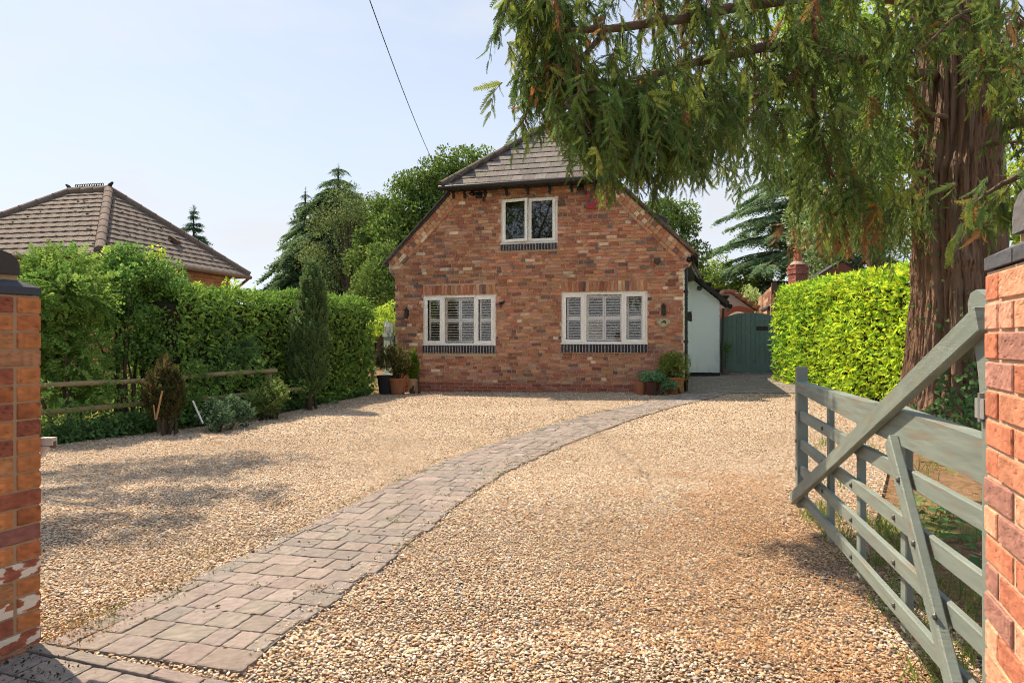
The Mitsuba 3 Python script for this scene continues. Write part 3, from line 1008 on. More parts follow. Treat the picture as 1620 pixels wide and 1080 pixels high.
# a run of black hoppers and gutter ends under the wing eaves
v, f = tube([(7.72, 4.5, 2.30), (7.72, 7.0, 2.30)], .06, 8)
put('brick_house__wing_gutter', (v, f, BLACK), 'mat_gloss', True, M=HM)
v, f = tube([(7.55, 4.62, 2.25), (7.53, 4.62, 1.95), (7.5, 4.62, .5)], .035, 8)
put('brick_house__wing_downpipe', (v, f, BLACK), 'mat_gloss', True, M=HM)
# roof window on the right slope
rw = MB().add(*box(0, 0, .0, .9, .75, .10), [.03, .03, .032]).add(*box(.02, 0, .062, .74, .6, .012), [.55, .6, .66])
s_ = 5.75
put('brick_house__roof_window', rw, 'mat_gloss', M=HM @ place(s_ + .02, 2.4, RIDGE_Z - (s_ - CEN) + .17, 0) @ np.array([[math.cos(.45), 0, math.sin(.45), 0], [0, 1, 0, 0], [-math.sin(.45), 0, math.cos(.45), 0], [0, 0, 0, 1]]))


# ------------------------------------------------------------------ fittings on the walls
def wall_item(key, s, z, mb, mat, label, cat, d=0.0, group=None):
    put(key, mb, mat, True if mat == 'mat_gloss' and False else 30 if False else False, M=HM @ place(s, d, z))
    lab(key, label, cat, group)


def wall_lamp():
    m = MB().add(*bx(-.035, .035, -.03, .012, -.04, .10), BLACK)
    m.add(*lathe([(.0, .16), (.02, .155), (.03, .12), (.055, .10), (.055, .09), (.045, .08), (.045, -.08), (.05, -.10), (.0, -.11)], 12, 0, -.085, 0), BLACK)
    m.add(*bx(-.012, .012, -.08, -.02, .02, .045), BLACK)
    return m


wall_item('wall_lamp', .32, 1.99, wall_lamp(), 'mat_gloss', 'small black lantern on the brick wall left of the ground floor windows', 'wall lamp')
wall_item('wall_lamp_001', 6.18, 2.0, wall_lamp(), 'mat_gloss', 'small black lantern on the brick wall just above the oval house sign', 'wall lamp')


def flood():
    m = MB().add(*bx(-.03, .03, -.03, .012, -.02, .06), BLACK)
    m.add(*box(0, -.10, .02, .15, .10, .09, .25, -.5), BLACK * 1.6)
    m.add(*box(.10, -.06, -.07, .05, .05, .09, 0, .3), BLACK)
    m.add(*tube([(0, -.02, .03), (0, -.08, .05), (.08, -.06, -.04)], .012, 6), BLACK)
    return m


wall_item('security_light', 2.10, 4.63, flood(), 'mat_gloss', 'black floodlight on the gable under the eaves, left of the upper window', 'security light')
wall_item('security_light_001', 4.41, 4.67, flood(), 'mat_gloss', 'black floodlight on the gable right of the upper window, above the alarm box', 'security light')
al = MB().add(*prism([(-.115, -.17), (.115, -.17), (.115, .12), (.08, .17), (-.08, .17), (-.115, .12)], -.075, .012), [.34, .022, .03])
al.add(*bx(-.075, .075, -.082, -.075, -.04, .09), [.25, .03, .06]).add(*bx(-.1, .1, -.085, -.075, -.155, -.08), [.30, .016, .02])
wall_item('alarm_box', 4.645, 4.40, al, 'mat_gloss', 'red alarm box high on the brick gable right of the upper window', 'alarm box')
cm = MB().add(*lathe([(0, .07), (.06, .06), (.075, .02), (.07, -.02), (.045, -.06), (0, -.075)], 14, 0, -.085, 0), [.05, .045, .045]).add(*bx(-.05, .05, -.06, .012, -.01, .06), [.5, .48, .45])
wall_item('security_camera', 6.05, 3.05, cm, 'mat_gloss', 'small grey dome camera on the brick wall below the right kneeler', 'camera')
vt = MB().add(*bx(-.05, .05, -.03, .012, -.02, .04), BLACK).add(*tube([(-.02, -.03, .02), (.04, -.05, .03), (.09, -.04, .05)], .022, 8), BLACK).add(*tube([(0, -.03, -.02), (0, -.05, -.08)], .018, 6), BLACK)
wall_item('outside_tap', 2.60, 2.20, vt, 'mat_gloss', 'small black fitting on the brick wall at the top right corner of the left window', 'fitting')
d8 = MB().add(*lathe([(0, .05), (.05, .045), (.06, 0), (.05, -.045), (0, -.05)], 12, 0, -.06, 0), BLACK)
wall_item('security_camera_001', 1.93, 4.70, d8, 'mat_gloss', 'small dark dome camera tucked under the hip eaves at the left', 'camera')
# oval house sign
th = np.linspace(0, 2 * PI, 40, endpoint=False)
ov = sg.Polygon(np.c_[.142 * np.cos(th), .098 * np.sin(th)])
sgn = MB().add(*prism(ov, -.028, .012), [.47, .41, .29])
sgn.add(*prism(ov.buffer(-.004).difference(ov.buffer(-.012)), -.031, -.028), [.33, .29, .19])
INK = [.06, .055, .03]
hill = sg.Point(.012, -.002).buffer(.04).intersection(sg.box(-.1, -.012, .1, .1)).union(sg.Point(-.022, -.006).buffer(.026)).union(sg.box(-.05, -.03, .055, -.02)).union(sg.Point(.035, -.022).buffer(.016))
hill = hill.difference(sg.Point(-.012, -.014).buffer(.013)).difference(sg.Point(.012, -.017).buffer(.01))
for g in getattr(hill, 'geoms', [hill]):
    sgn.add(*prism(g, -.031, -.028), INK)
put('house_sign', sgn, 'mat_matte', M=HM @ place(6.18, 0, 1.76))
lab('house_sign', 'oval cream house sign with a dark emblem on the brick wall by the right corner', 'house sign')
le = MB()
# the lettering round the edge of the sign is too small to make out in the photograph: dark worn marks stand where it is
for a in list(np.radians([205, 218, 230, 243])) + list(np.radians([297, 310, 322, 335])) + list(np.radians([75, 90, 105])) + [np.radians(140), np.radians(40)]:
    le.add(*box(.118 * math.cos(a), -.030, .078 * math.sin(a), .013, .003, .016), INK)
put('house_sign__lettering', le, 'mat_matte', M=HM @ place(6.18, 0, 1.76))
# things on the white side wall
for q, (d_, z_, key, lb_, ct) in enumerate((
        (3.3, 2.02, 'side_wall_lamp', 'small black lamp on the white side wall behind the downpipe', 'wall lamp'),
        (4.1, 1.98, 'side_wall_camera', 'small black camera on the corner where the white wing starts', 'camera'))):
    m = MB().add(*bx(-.03, .09, -.05, .05, -.08, .08), BLACK).add(*lathe([(.0, .1), (.04, .09), (.045, -.09), (0, -.1)], 10, .1, 0, 0), BLACK)
    put(key, m, 'mat_gloss', M=HM @ place(HOUSE_W, d_, z_))
    lab(key, lb_, ct)
m = MB().add(*lathe([(0, .06), (.05, .05), (.065, 0), (.05, -.05), (0, -.06)], 12, 0, -.07, 0), [.05, .05, .05]).add(*bx(-.04, .04, -.05, .0, -.03, .03), [.1, .1, .1])
put('wing_lamp', m, 'mat_gloss', M=HM @ place(6.92, 4.70, 2.80))
lab('wing_lamp', 'round dark lamp high on the white wing under the black bargeboard', 'wall lamp')
m = MB().add(*tube([(.03, 1.0, .95), (.12, 1.0, .93), (.14, 1.0, .8), (.05, 1.0, .72), (-.1, .02, .74), (-.3, -.03, .73)], .012, 6), [.30, .28, .2]).add(*bx(.0, .06, .98, 1.08, .98, 1.14), BLACK)
put('garden_tap', m, 'mat_gloss', M=HM @ place(HOUSE_W, 0, 0))
lab('garden_tap', 'black tap with a short hose looped round the downpipe at the house corner', 'tap')


# ------------------------------------------------------------------ gate pillars
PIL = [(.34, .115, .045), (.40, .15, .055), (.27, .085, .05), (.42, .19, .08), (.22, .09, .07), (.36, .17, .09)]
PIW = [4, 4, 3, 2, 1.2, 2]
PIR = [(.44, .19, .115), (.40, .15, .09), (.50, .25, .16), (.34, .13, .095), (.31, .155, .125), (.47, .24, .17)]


def pillar(key, corner, along, top, pal, seed, base=0.0, limed_at=()):
    """corner: the inner far corner; the pillar runs away from the gateway along 'along' and back along -GN."""
    r = np.random.default_rng(seed)
    W = .45
    ax = np.array([along[0], along[1]])
    ay = -GN
    M = np.eye(4)
    M[:3, 0], M[:3, 1], M[:3, 2], M[:3, 3] = [*ax, 0], [*ay, 0], [0, 0, 1], [*corner, 0]
    gh = g1(*corner)
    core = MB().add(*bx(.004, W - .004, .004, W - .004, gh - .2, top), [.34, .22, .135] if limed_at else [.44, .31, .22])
    put(key + '__mortar_core', core, 'mat_brick', M=M)
    CP = .0752

    def pillar_brick(w, col):
        sm = trimesh.Trimesh(*cbox(w - .002, .05, .0655, .0026), process=True).subdivide_to_size(.017)
        v, f = np.array(sm.vertices), np.array(sm.faces)
        n3 = meshkit.fbm(v * [30, 30, 55] + r.uniform(0, 90, 3), 3)
        n4 = meshkit.noise(v * 130 + r.uniform(0, 90, 3))
        n5 = meshkit.fbm(v * [70, 20, 9] + r.uniform(0, 90, 3), 2)
        v = v * (1 + .02 * (n3[:, None] - .5))
        v[:, 1] += np.where(v[:, 1] < -.015, 1, 0) * ((n3 - .5) * (.005 if limed_at else .0015) + (n4 > .78) * .0009)
        c = np.array(col) * (.55 + .9 * n3)[:, None] * np.where(n4 > .8, .6, 1)[:, None] * (.75 + .5 * n5)[:, None]
        return v, f, np.clip(c * r.uniform(.92, 1.08, (len(v), 1)), .01, .9)

    def some(n_, w, mat):
        return [shape(pillar_brick(w, pal[r.choice(len(pal), p=np.array(PIW) / sum(PIW))] * (1 + .15 * r.uniform(-1, 1))), mat) for _ in range(n_)]

    GV = {'s': variants(f'shared_{key}_stretcher', some(9, .215, 'mat_brick')), 'h': variants(f'shared_{key}_header', some(12, .1025, 'mat_brick'))}
    if limed_at:
        GV |= {'limes': variants(f'shared_{key}_limed_stretcher', some(2, .215, 'mat_limed_brick')), 'limeh': variants(f'shared_{key}_limed_header', some(3, .1025, 'mat_limed_brick'))}
    n_ = int((top - gh + .05) / CP)
    for k in range(n_):
        z1 = top - k * CP - .008
        z0 = z1 - .066
        if z0 < gh - .1:
            break
        for face in range(4):
            # two faces per course show stretchers, the others headers, by turns
            pieces, x = [], 0.0
            fam = (k + face) % 2
            seq = [.1025, .2175, .1025] if fam else [.215, .215]
            if r.random() < .3 and not fam:
                seq = [.215, .1025, .1025]
            x = .0
            gap = (W - sum(seq)) / max(len(seq) - 1, 1)
            for w in seq:
                cx = x + w / 2
                x += w + gap
                pr = r.uniform(-.001, .004)
                ctr = {0: ([cx, .025 - pr, 0], 0), 1: ([W - .025 + pr, cx, 0], 90), 2: ([W - cx, W - .025 + pr, 0], 180), 3: ([.025 - pr, W - cx, 0], 270)}[face]
                B = place(ctr[0][0], ctr[0][1], (z0 + z1) / 2, math.radians(ctr[1]) + r.normal(0, .008))
                lime = face == 3 and k in limed_at and cx > .2 or (face == 3 and k in limed_at and r.random() < .3)
                gname = ('lime' if lime else '') + ('s' if w > .2 else 'h')
                inst(nk(key + '__brick'), GV[gname][r.integers(len(GV[gname]))], M @ B)
    # blue brick cap: chamfered plinth bricks, then half round coping on a mortar bed
    BLUE = [(.055, .062, .08), (.045, .05, .065), (.07, .075, .09)]
    o = .004
    for face in range(4):
        for h_ in range(2):
            a, b = h_ * W / 2 + .004, (h_ + 1) * W / 2 - .004
            prof = [(-o, 0), (.16, 0), (.16, .062), (.055, .062), (-o, .032)]
            v, f = prism(prof, a, b)
            mit = np.clip(v[:, 0], -1, .16)
            # mitre the corners so that the four sides meet
            t = (v[:, 1] - W / 2) / (W / 2)
            lim = W / 2 - np.maximum(mit, 0)
            v[:, 1] = W / 2 + np.clip(v[:, 1] - W / 2, -lim, lim)
            B = {0: place(0, 0, 0, math.radians(90)) @ np.diag([1, -1, 1, 1.0]), 1: place(W, 0, 0, math.radians(180)) @ np.diag([1, -1, 1, 1.0]), 2: place(W, W, 0, math.radians(-90)) @ np.diag([1, -1, 1, 1.0]), 3: np.eye(4)}[face]
            det = np.linalg.det((M @ B)[:3, :3])
            put(nk(key + '__cap_brick'), (tf(B, v), f, np.array(BLUE[r.integers(3)]) * r.uniform(.85, 1.15)), 'mat_brick', M=M @ place(0, 0, top + .006))
    core = MB().add(*bx(.02, W - .02, .02, W - .02, top - .01, top + .008), [.42, .28, .16]).add(*bx(.06, W - .06, .06, W - .06, top + .04, top + .090), [.44, .30, .17])
    put(key + '__bedding', core, 'mat_brick', M=M)
    H, R_ = .098, .055
    xs = [.062, .062, .075, .10, .135, W - .135, W - .10, W - .075, W - .062, W - .062]
    zs = [0, H - R_, H - .028, H - .009, H, H, H - .009, H - .028, H - R_, 0]
    for h_ in range(2):
        v, f = prism(np.c_[xs, zs], .04 + h_ * (W - .08) / 2 + .002, .04 + (h_ + 1) * (W - .08) / 2 - .002)
        v = v[:, [1, 0, 2]]
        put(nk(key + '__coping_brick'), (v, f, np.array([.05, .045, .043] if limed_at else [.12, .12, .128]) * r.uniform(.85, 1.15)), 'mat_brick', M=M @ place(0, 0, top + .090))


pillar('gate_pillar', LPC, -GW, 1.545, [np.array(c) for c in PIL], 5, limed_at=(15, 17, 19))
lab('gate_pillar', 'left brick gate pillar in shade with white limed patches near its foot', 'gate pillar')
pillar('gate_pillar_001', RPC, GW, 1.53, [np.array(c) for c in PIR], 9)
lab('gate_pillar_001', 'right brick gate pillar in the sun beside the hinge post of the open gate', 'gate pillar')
br = MB().add(*box(.048, 0, 0, .055, .035, .034), [.45, .41, .37]).add(*prism([(.022, -.02), (.06, -.02), (.022, -.07)], -.015, .015), [.55, .5, .45]).add(*lathe([(.0, -.029), (.012, -.029), (.012, .0)], 8, .07, 0, 0), [.16, .08, .05])
put('gate_catch', br, 'mat_matte', M=place(LPC[0] - .035, LPC[1] + .03, .91, 0))
lab('gate_catch', 'pale weathered gate catch fixed to the back of the left pillar', 'gate catch')

# ------------------------------------------------------------------ the open five bar gate
lab('field_gate', 'sage green five bar timber gate standing open beside the big conifer', 'gate')
GM = place(1.337, 1.975, 0, math.atan2(2.705, .578))
GL = 2.77


def timber(mb, x0, z0, x1, z1, w, y, th, c=SAGE):
    """A board from (x0, z0) to (x1, z1), w wide, th thick, centred at y; its edges are eased."""
    L = math.hypot(x1 - x0, z1 - z0)
    n_ = max(2, int(L / .12))
    v, f = cbox(L, th, w, .004)
    m = trimesh.Trimesh(v, f, process=False).subdivide_to_size(max(.1, L / 26))
    v, f = np.array(m.vertices), np.array(m.faces)
    v[:, 1] += .002 * (meshkit.noise(np.c_[v[:, 0] * 3 + x0, v[:, 2] * 0, v[:, 1] * 0], 3) - .5)
    v[:, 2] += .004 * (meshkit.noise(np.c_[v[:, 0] * 2 + z0, v[:, 2] * 0, v[:, 1] * 0], 5) - .5)
    ang = math.atan2(z1 - z0, x1 - x0)
    R = np.array([[math.cos(ang), 0, -math.sin(ang)], [0, 1, 0], [math.sin(ang), 0, math.cos(ang)]])
    v = v @ R.T + [(x0 + x1) / 2, y, (z0 + z1) / 2]
    n3 = meshkit.fbm(v * [7, 9, 60] + x0 * 7 + 3, 3)
    n4 = meshkit.fbm(v * [3, 3, 8] + z0 * 5, 3, seed=3)
    col = np.asarray(c) * (.74 + .45 * n3)[:, None] * (.82 + .36 * n4)[:, None]
    worn = np.clip((meshkit.fbm(v * [10, 10, 40] + 11 + z0, 3, seed=8) - .62) * 9, 0, 1)[:, None]
    col = col * (1 - .6 * worn) + np.array([.17, .135, .10]) * .6 * worn
    green = np.clip((meshkit.fbm(v * [5, 5, 5] + 31, 3, seed=9) - .6) * 5, 0, 1)[:, None] * (v[:, 2:] > 1.0)
    col = col * (1 - .3 * green) + np.array([.20, .17, .05]) * .3 * green
    mb.add(v, f, col)
    return mb


def gate_part(name, *a, label=None, **k):
    key = nk('field_gate__' + name)
    put(key, timber(MB(), *a, **k), 'mat_paint_wood', M=GM)
    return key


top = sg.Polygon([(-.03, .945), (1.02, .957), (1.1, .962), (GL - .02, 1.012), (GL - .02, 1.08), (1.2, 1.08), (1.05, 1.085), (.9, 1.098), (.75, 1.088), (-.03, 1.072)])
v, f = prism(top, -.064, .0)
m = trimesh.Trimesh(v, f, process=True).subdivide_to_size(.09)
v = np.array(m.vertices)
col = SAGE * (.66 + .55 * meshkit.fbm(v * [7, 9, 60] + 3, 3))[:, None] * (.82 + .36 * meshkit.fbm(v * [3, 3, 8], 3, seed=3))[:, None]
worn = np.clip((meshkit.fbm(v * [9, 9, 40] + 5, 3, seed=8) - .62) * 9, 0, 1)[:, None]
put('field_gate__top_rail', (v, np.array(m.faces), col * (1 - .6 * worn) + np.array([.17, .135, .10]) * .6 * worn), 'mat_paint_wood', M=GM)
for z in (.828, .637, .464, .285):
    gate_part('rail', -.03, z, GL - .02, z + .026, .066, -.030, .026)
st = sg.Polygon([(-.08, .22), (-.006, .22), (-.006, 1.05), (.0, 1.15), (.02, 1.26), (.055, 1.37), (.085, 1.43), (.088, 1.465), (.07, 1.492), (.03, 1.5), (-.02, 1.48), (-.08, 1.40)])
v, f = prism(st, -.066, .004)
put('field_gate__hinge_stile', (v, f, SAGE * .95), 'mat_paint_wood', M=GM)
gate_part('latch_stile', GL + .0, .24, GL + .0, 1.18, .072, -.033, .068)
gate_part('brace', -.04, 1.412, GL + .03, .285, .078, .018, .034)
gate_part('brace', .74, .97, .10, .24, .07, .018, .034)
for t in (2.08, 1.46, .82):
    gate_part('upright', t, .20, t, 1.0, .06, -.062, .03)
v, f = lathe([(.0, .007), (.008, .006), (.013, .0), (.013, -.004)], 8)
BOLT = variants('shared_bolt', [shape((v[:, [0, 2, 1]], f[:, ::-1], SAGE * .3), 'mat_gloss')])[0]
for t, z in ((.44, .65), (.25, .47), (.60, .84), (.82, .84), (.82, .65), (.82, .47), (.82, .30), (1.46, .84), (1.46, .65), (1.46, .48), (1.46, .30), (2.08, .85), (2.08, .66), (2.08, .49), (GL, .87), (GL, .68), (GL, .5)):
    y = .037 if t < .7 else (-.014 if t < 2.5 else .003)
    inst(nk('field_gate__bolt'), BOLT, GM @ place(t, y, z))
put('field_gate__hinge', MB().add(*bx(-.06, -.004, .005, .022, 1.135, 1.19), [.22, .235, .235]).add(*tube([(-.03, .016, 1.125), (-.03, .016, 1.205)], .009, 8), [.2, .2, .2]), 'mat_gloss', M=GM)

# ------------------------------------------------------------------ arched boarded gate at the end of the drive
lab('driveway_gate', 'dark green arched boarded gate with a black slot closing the shaded drive', 'gate')
DG = HM @ place(7.44, 5.5, 0)
GREEN = np.array([.105, .175, .155])
gw_, z0 = 1.86, .47


def arch(x):
    return 1.93 + .23 * (1 - ((x - .87) / 0.93) ** 2)


nb = 15
for k in range(nb):
    a, b = k * gw_ / nb + .003, (k + 1) * gw_ / nb - .003
    v, f = prism([(a, z0), (b, z0), (b, arch(b)), ((a + b) / 2, arch((a + b) / 2)), (a, arch(a))], 0, .03)
    put(nk('driveway_gate__board'), (v, f, GREEN * rng.uniform(.88, 1.12)), 'mat_paint_wood', M=DG)
put('driveway_gate__backing', (*prism([(.0, z0), (gw_, z0), (gw_, arch(gw_) - .01), (1.3, arch(1.3) - .01), (.87, arch(.87) - .01), (.4, arch(.4) - .01), (0, arch(0) - .01)], .0305, .045), GREEN * .5), 'mat_matte', M=DG)  # sheet added behind the boards to stop light showing through their gaps
put('driveway_gate__kick_board', (*bx(.15, gw_, -.02, 0, z0 + .01, z0 + .26), GREEN * 1.02), 'mat_paint_wood', M=DG)
put('driveway_gate__post', (*bx(-.06, .0, -.01, .07, .4, 1.94), GREEN * .8), 'mat_paint_wood', M=DG)
put('driveway_gate__slot', (*bx(1.02, 1.32, -.012, 0, 1.66, 1.77), BLACK), 'mat_gloss', M=DG)
put('driveway_gate__frame', (*bx(.0, gw_, .046, .075, .7, .8), GREEN * .8), 'mat_paint_wood', M=DG)

# boarded side gate at the left corner of the house, swung back
lab('side_gate', 'grey green boarded side gate standing ajar at the left corner of the house', 'gate')
p0, p1 = np.array([-2.80, 16.42]), np.array([-3.17, 17.3])
SM = place(p0[0], p0[1], g1(*p0), math.atan2(*(p1 - p0)[::-1]))
sl = np.linalg.norm(p1 - p0)
for k in range(7):
    put(nk('side_gate__board'), (*bx(k * sl / 7 + .003, (k + 1) * sl / 7 - .003, -.02, .02, .04, 1.62 + .012 * k), [.20, .25, .22] * rng.uniform(.9, 1.1, 3)), 'mat_paint_wood', M=SM)
for z in (1.3, .3):
    put(nk('side_gate__ledge'), (*bx(.0, sl, .021, .05, z, z + .1), [.2, .25, .22]), 'mat_paint_wood', M=SM)
put('side_gate__handle', MB().add(*bx(.42, .48, .02, .06, .82, 1.0), BLACK), 'mat_gloss', M=SM)
hp = MB().add(*lathe([(0, 0), (.07, 0), (.095, .15), (.1, .17), (.085, .17), (.07, .03), (0, .02)], 16), WHITE).add(*tube([(-.06, 0, .15), (-.05, 0, .26), (.0, 0, .3)], .008, 5), WHITE)
put('hanging_pot', hp, 'mat_gloss', True, M=place(-2.99, 16.75, 1.55))
lab('hanging_pot', 'small white pot hung on the boards of the side gate', 'plant pot')
lm = MB().add(*lathe([(0, .05), (.05, .03), (.075, -.02), (.0, -.04)], 12, 0, -.06, 0), [.45, .42, .38]).add(*bx(-.03, .03, -.04, .0, -.05, .05), BLACK)
put('side_gate_lamp', lm, 'mat_gloss', M=place(-2.93, 16.70, 1.27, math.radians(20)))
lab('side_gate_lamp', 'small domed lamp on the side gate below the white pot', 'lamp')

# ------------------------------------------------------------------ post and rail fence on the left
lab('rail_fence', 'low weathered fence of two half round rails in front of the left shrubs', 'fence')
fa, fb = np.array([-6.0, 8.9]), np.array([-3.62, 12.68])
nseg = 4
FW = np.array([.25, .21, .12])


def fence_rail(t0, t1, z, r):
    n_ = 14
    t = np.linspace(t0, t1, n_)
    p = fa + (fb - fa) * t[:, None]
    zz = gz(p[:, 0], p[:, 1]) + z + .006 * np.sin(t * 13 + z * 9)
    v, f = tube(np.c_[p, zz], r * (1 + .05 * np.sin(t * 50)), 10)
    c = FW * (.75 + .5 * meshkit.fbm(v * [5, 5, 14], 3))[:, None]
    put(nk('rail_fence__rail'), (v, f, c), 'mat_bark', True)


for a, b, z, r in ((-.30, .37, .775, .034), (.365, .815, .79, .036), (-.30, .36, .44, .036), (.355, .93, .43, .034)):
    fence_rail(a, b, z, r)
for t in (-.06, .365, .80):
    p = fa + (fb - fa) * t + np.array([-.07, .0])
    v, f = tube([(*p, g1(*p) - .1), (*p, g1(*p) + .80)], .05, 10)
    put(nk('rail_fence__post'), (v, f, FW * .9), 'mat_bark', True)

# ------------------------------------------------------------------ bungalow on the left
lab('bungalow', 'orange brick bungalow with a hipped brown tiled roof behind the left shrubs', 'house')
E1, E2 = np.array([-8.6, 14.5]), np.array([-7.5, 19.8])
EAVE = 3.2
dB = (E2 - E1) / np.linalg.norm(E2 - E1)
nB = np.array([-dB[1], dB[0]])                                     # away from the drive
LB_ = np.linalg.norm(E2 - E1)
BM = np.eye(4)
BM[:3, 0], BM[:3, 1], BM[:3, 2], BM[:3, 3] = [*dB, 0], [*nB, 0], [0, 0, 1], [*E1, 0]   # local: x along the hip eave, y inwards
HRUN, RISE, BL = 2.2, 1.95, 9.0
apexb = np.array([LB_ / 2, HRUN, EAVE + RISE])
ridge_e = np.array([LB_ / 2, HRUN + 1.15, EAVE + RISE])
c00, c10, c11, c01 = np.array([0, 0, EAVE]), np.array([LB_, 0, EAVE]), np.array([LB_, 2 * HRUN + 1.15, EAVE]), np.array([0, 2 * HRUN + 1.15, EAVE])
body = MB().add(*bx(.35, LB_ - .35, .35, 2 * HRUN + .8, -.3, EAVE + .02), [1, 1, 1])
put('bungalow__wall', body, 'mat_far_brick', M=BM)
BT = [(.148, .126, .114), (.155, .132, .119), (.141, .12, .109)]


def roof_face(a, b, ra, rb, rows):
    """Courses of tiles between the eave a-b and the ridge ra-rb."""
    nrm = np.cross(b - a, ra - a)
    nrm = nrm / np.linalg.norm(nrm)
    if nrm[2] < 0:
        nrm = -nrm
    for r in range(rows):
        t0, t1 = r / rows, min((r + 1) / rows + .02, 1)
        mb_ = MB()
        l0, l1, r0, r1 = a + (ra - a) * t0, a + (ra - a) * t1, b + (rb - b) * t0, b + (rb - b) * t1
        nt = max(1, int(np.linalg.norm(r0 - l0) / .30))
        for k in range(nt):
            q = []
            for u, (l, rr) in ((k / nt + .001, (l0, r0)), ((k + 1) / nt - .001, (l0, r0)), ((k + 1) / nt - .001, (l1, r1)), (k / nt + .001, (l1, r1))):
                q.append(l + (rr - l) * u)
            q = np.array(q)
            lift = np.array([.052, .052, .016, .016])
            up = q + nrm * lift[:, None]
            # roll across the tile: a middle line that is lower
            m0, m1 = (up[0] + up[1]) / 2 - nrm * .012, (up[2] + up[3]) / 2 - nrm * .012
            v = np.vstack([up, q + nrm * .0, [m0, m1]])
            mb_.add(v, [[0, 8, 9], [0, 9, 3], [8, 1, 2], [8, 2, 9], [0, 4, 5], [0, 5, 8], [8, 5, 1], [1, 5, 6], [1, 6, 2], [0, 3, 7], [0, 7, 4]], pick(BT, [2, 2, 1], 1, .04, .02)[0])
        put(nk('bungalow__roof__tile_course'), mb_, 'mat_brick', M=BM)


roof_face(c01, c00, ridge_e, apexb, 13)
roof_face(c00, c10, apexb, apexb, 14)
roof_face(c10, c11, apexb, ridge_e, 8)
roof_face(c11, c01, ridge_e, ridge_e, 8)
deck = MB()
for tri_ in ((c01, c00, apexb, ridge_e), (c00, c10, apexb), (c10, c11, ridge_e, apexb), (c11, c01, ridge_e)):
    q = np.array(tri_)
    deck.add(np.vstack([q, q - [0, 0, .06]]), [[0, 1, 2], [3, 5, 4]] if len(q) == 3 else [[0, 1, 2], [0, 2, 3], [4, 6, 5], [4, 7, 6]], [.05, .04, .035])
deck.add(*bx(.03, LB_ - .03, .03, 2 * HRUN + 1.1, EAVE - .07, EAVE - .03), [.10, .06, .045])
lb_ = MB()
for _ in range(45):
    t_, u_ = rng.random(2)
    base_ = c00 + (c10 - c00) * t_ if rng.random() < .55 else c01 + (c00 - c01) * t_
    e_ = c10 - c00 if base_[1] == 0 else c00 - c01
    q = base_ + (apexb - base_) * u_ * .92
    nr_ = np.array([0, -RISE, HRUN]) if base_[1] == 0 else np.array([-RISE, 0, LB_ / 2])
    nr_ = nr_ / np.linalg.norm(nr_)
    q = q + nr_ * .045
    ic = trimesh.creation.icosphere(subdivisions=1)
    lb_.add(np.array(ic.vertices) * rng.uniform(.015, .05, 3) * [1, 1, .5] + q, ic.faces, pick([(.09, .085, .055), (.24, .23, .20), (.12, .10, .08)], [2, 2, 2], 1)[0])
put('bungalow__roof__lichen', lb_, 'mat_matte', M=BM)
lab('bungalow__roof__lichen', 'moss and lichen spots on the tiles', kind='stuff')
put('bungalow__roof', deck, 'mat_matte', M=BM)
BRT = variants('shared_bungalow_ridge_tile', [shape((*tube([(0, 0, 0), (.1, 0, 0), (.11, 0, 0), (1, 0, 0)], [1.03, 1.03, 1, .985], 10), c), 'mat_brick', True) for c in pick([(.16, .128, .108), (.14, .112, .096)], [1, 1], 4, .07)])
for a, b in ((c00, apexb), (c10, apexb), (c01, ridge_e), (c11, ridge_e), (apexb, ridge_e)):
    nr = max(1, round(np.linalg.norm(b - a) / .42))
    for q in range(nr):
        p, e = a + (b - a) * q / nr + [0, 0, .03], a + (b - a) * ((q + 1) / nr + .004) + [0, 0, .03]
        RM = np.eye(4)
        RM[:3, :3], RM[:3, 3] = frames((e - p)[None], np.array([[0, 0, 1.0]]))[0] @ np.diag([np.linalg.norm(e - p), .114, .114]), p
        inst(nk('bungalow__roof__ridge_tile'), BRT[rng.integers(4)], BM @ RM)
rc = MB()
for k in range(12):
    p = apexb + (ridge_e - apexb) * (.16 + .68 * k / 11) + [0, 0, .175]
    a_ = np.linspace(0, 2 * PI, 9)
    rc.add(*tube(np.c_[p[0] + 0 * a_, p[1] + .034 * np.cos(a_), p[2] + .036 * np.sin(a_)], .011, 5, cap=False), [.05, .042, .038])
put('bungalow__ridge_crest', rc, 'mat_matte', M=BM)
lab('bungalow__ridge_crest', 'row of small rings along the ridge', kind='stuff')
for p, s in ((apexb, -1), (ridge_e, 1)):
    v, f = tube([p + [0, 0, .10], p + [0, s * .05, .17], p + [0, s * .12, .22]], [.055, .045, .025], 8)
    put(nk('bungalow__finial'), (v, f, [.02, .02, .02]), 'mat_matte', M=BM)
gt = MB().add(*tube([(-.05, -.03, EAVE - .03), (LB_ + .05, -.03, EAVE - .03)], .055, 8), [.16, .10, .07]).add(*tube([(-.03, -.05, EAVE - .03), (-.03, 2 * HRUN + 1.2, EAVE - .03)], .055, 8), [.16, .10, .07])
put('bungalow__gutter', gt, 'mat_gloss', True, M=BM)
put('bungalow__downpipe', MB().add(*tube([(LB_ - .02, -.02, EAVE - .06), (LB_ - .2, .25, EAVE - .35), (LB_ - .3, .30, EAVE - .45), (LB_ - .3, .30, 0)], .038, 8), [.12, .05, .035]), 'mat_gloss', True, M=BM)
vp = apexb * .0 + np.array([LB_ * .60, .72, EAVE + RISE * .72 / HRUN + .05])
put('bungalow__roof_vent', MB().add(*box(0, 0, .05, .3, .22, .1, .3, .6), [.09, .06, .05]), 'mat_matte', M=BM @ place(*vp))

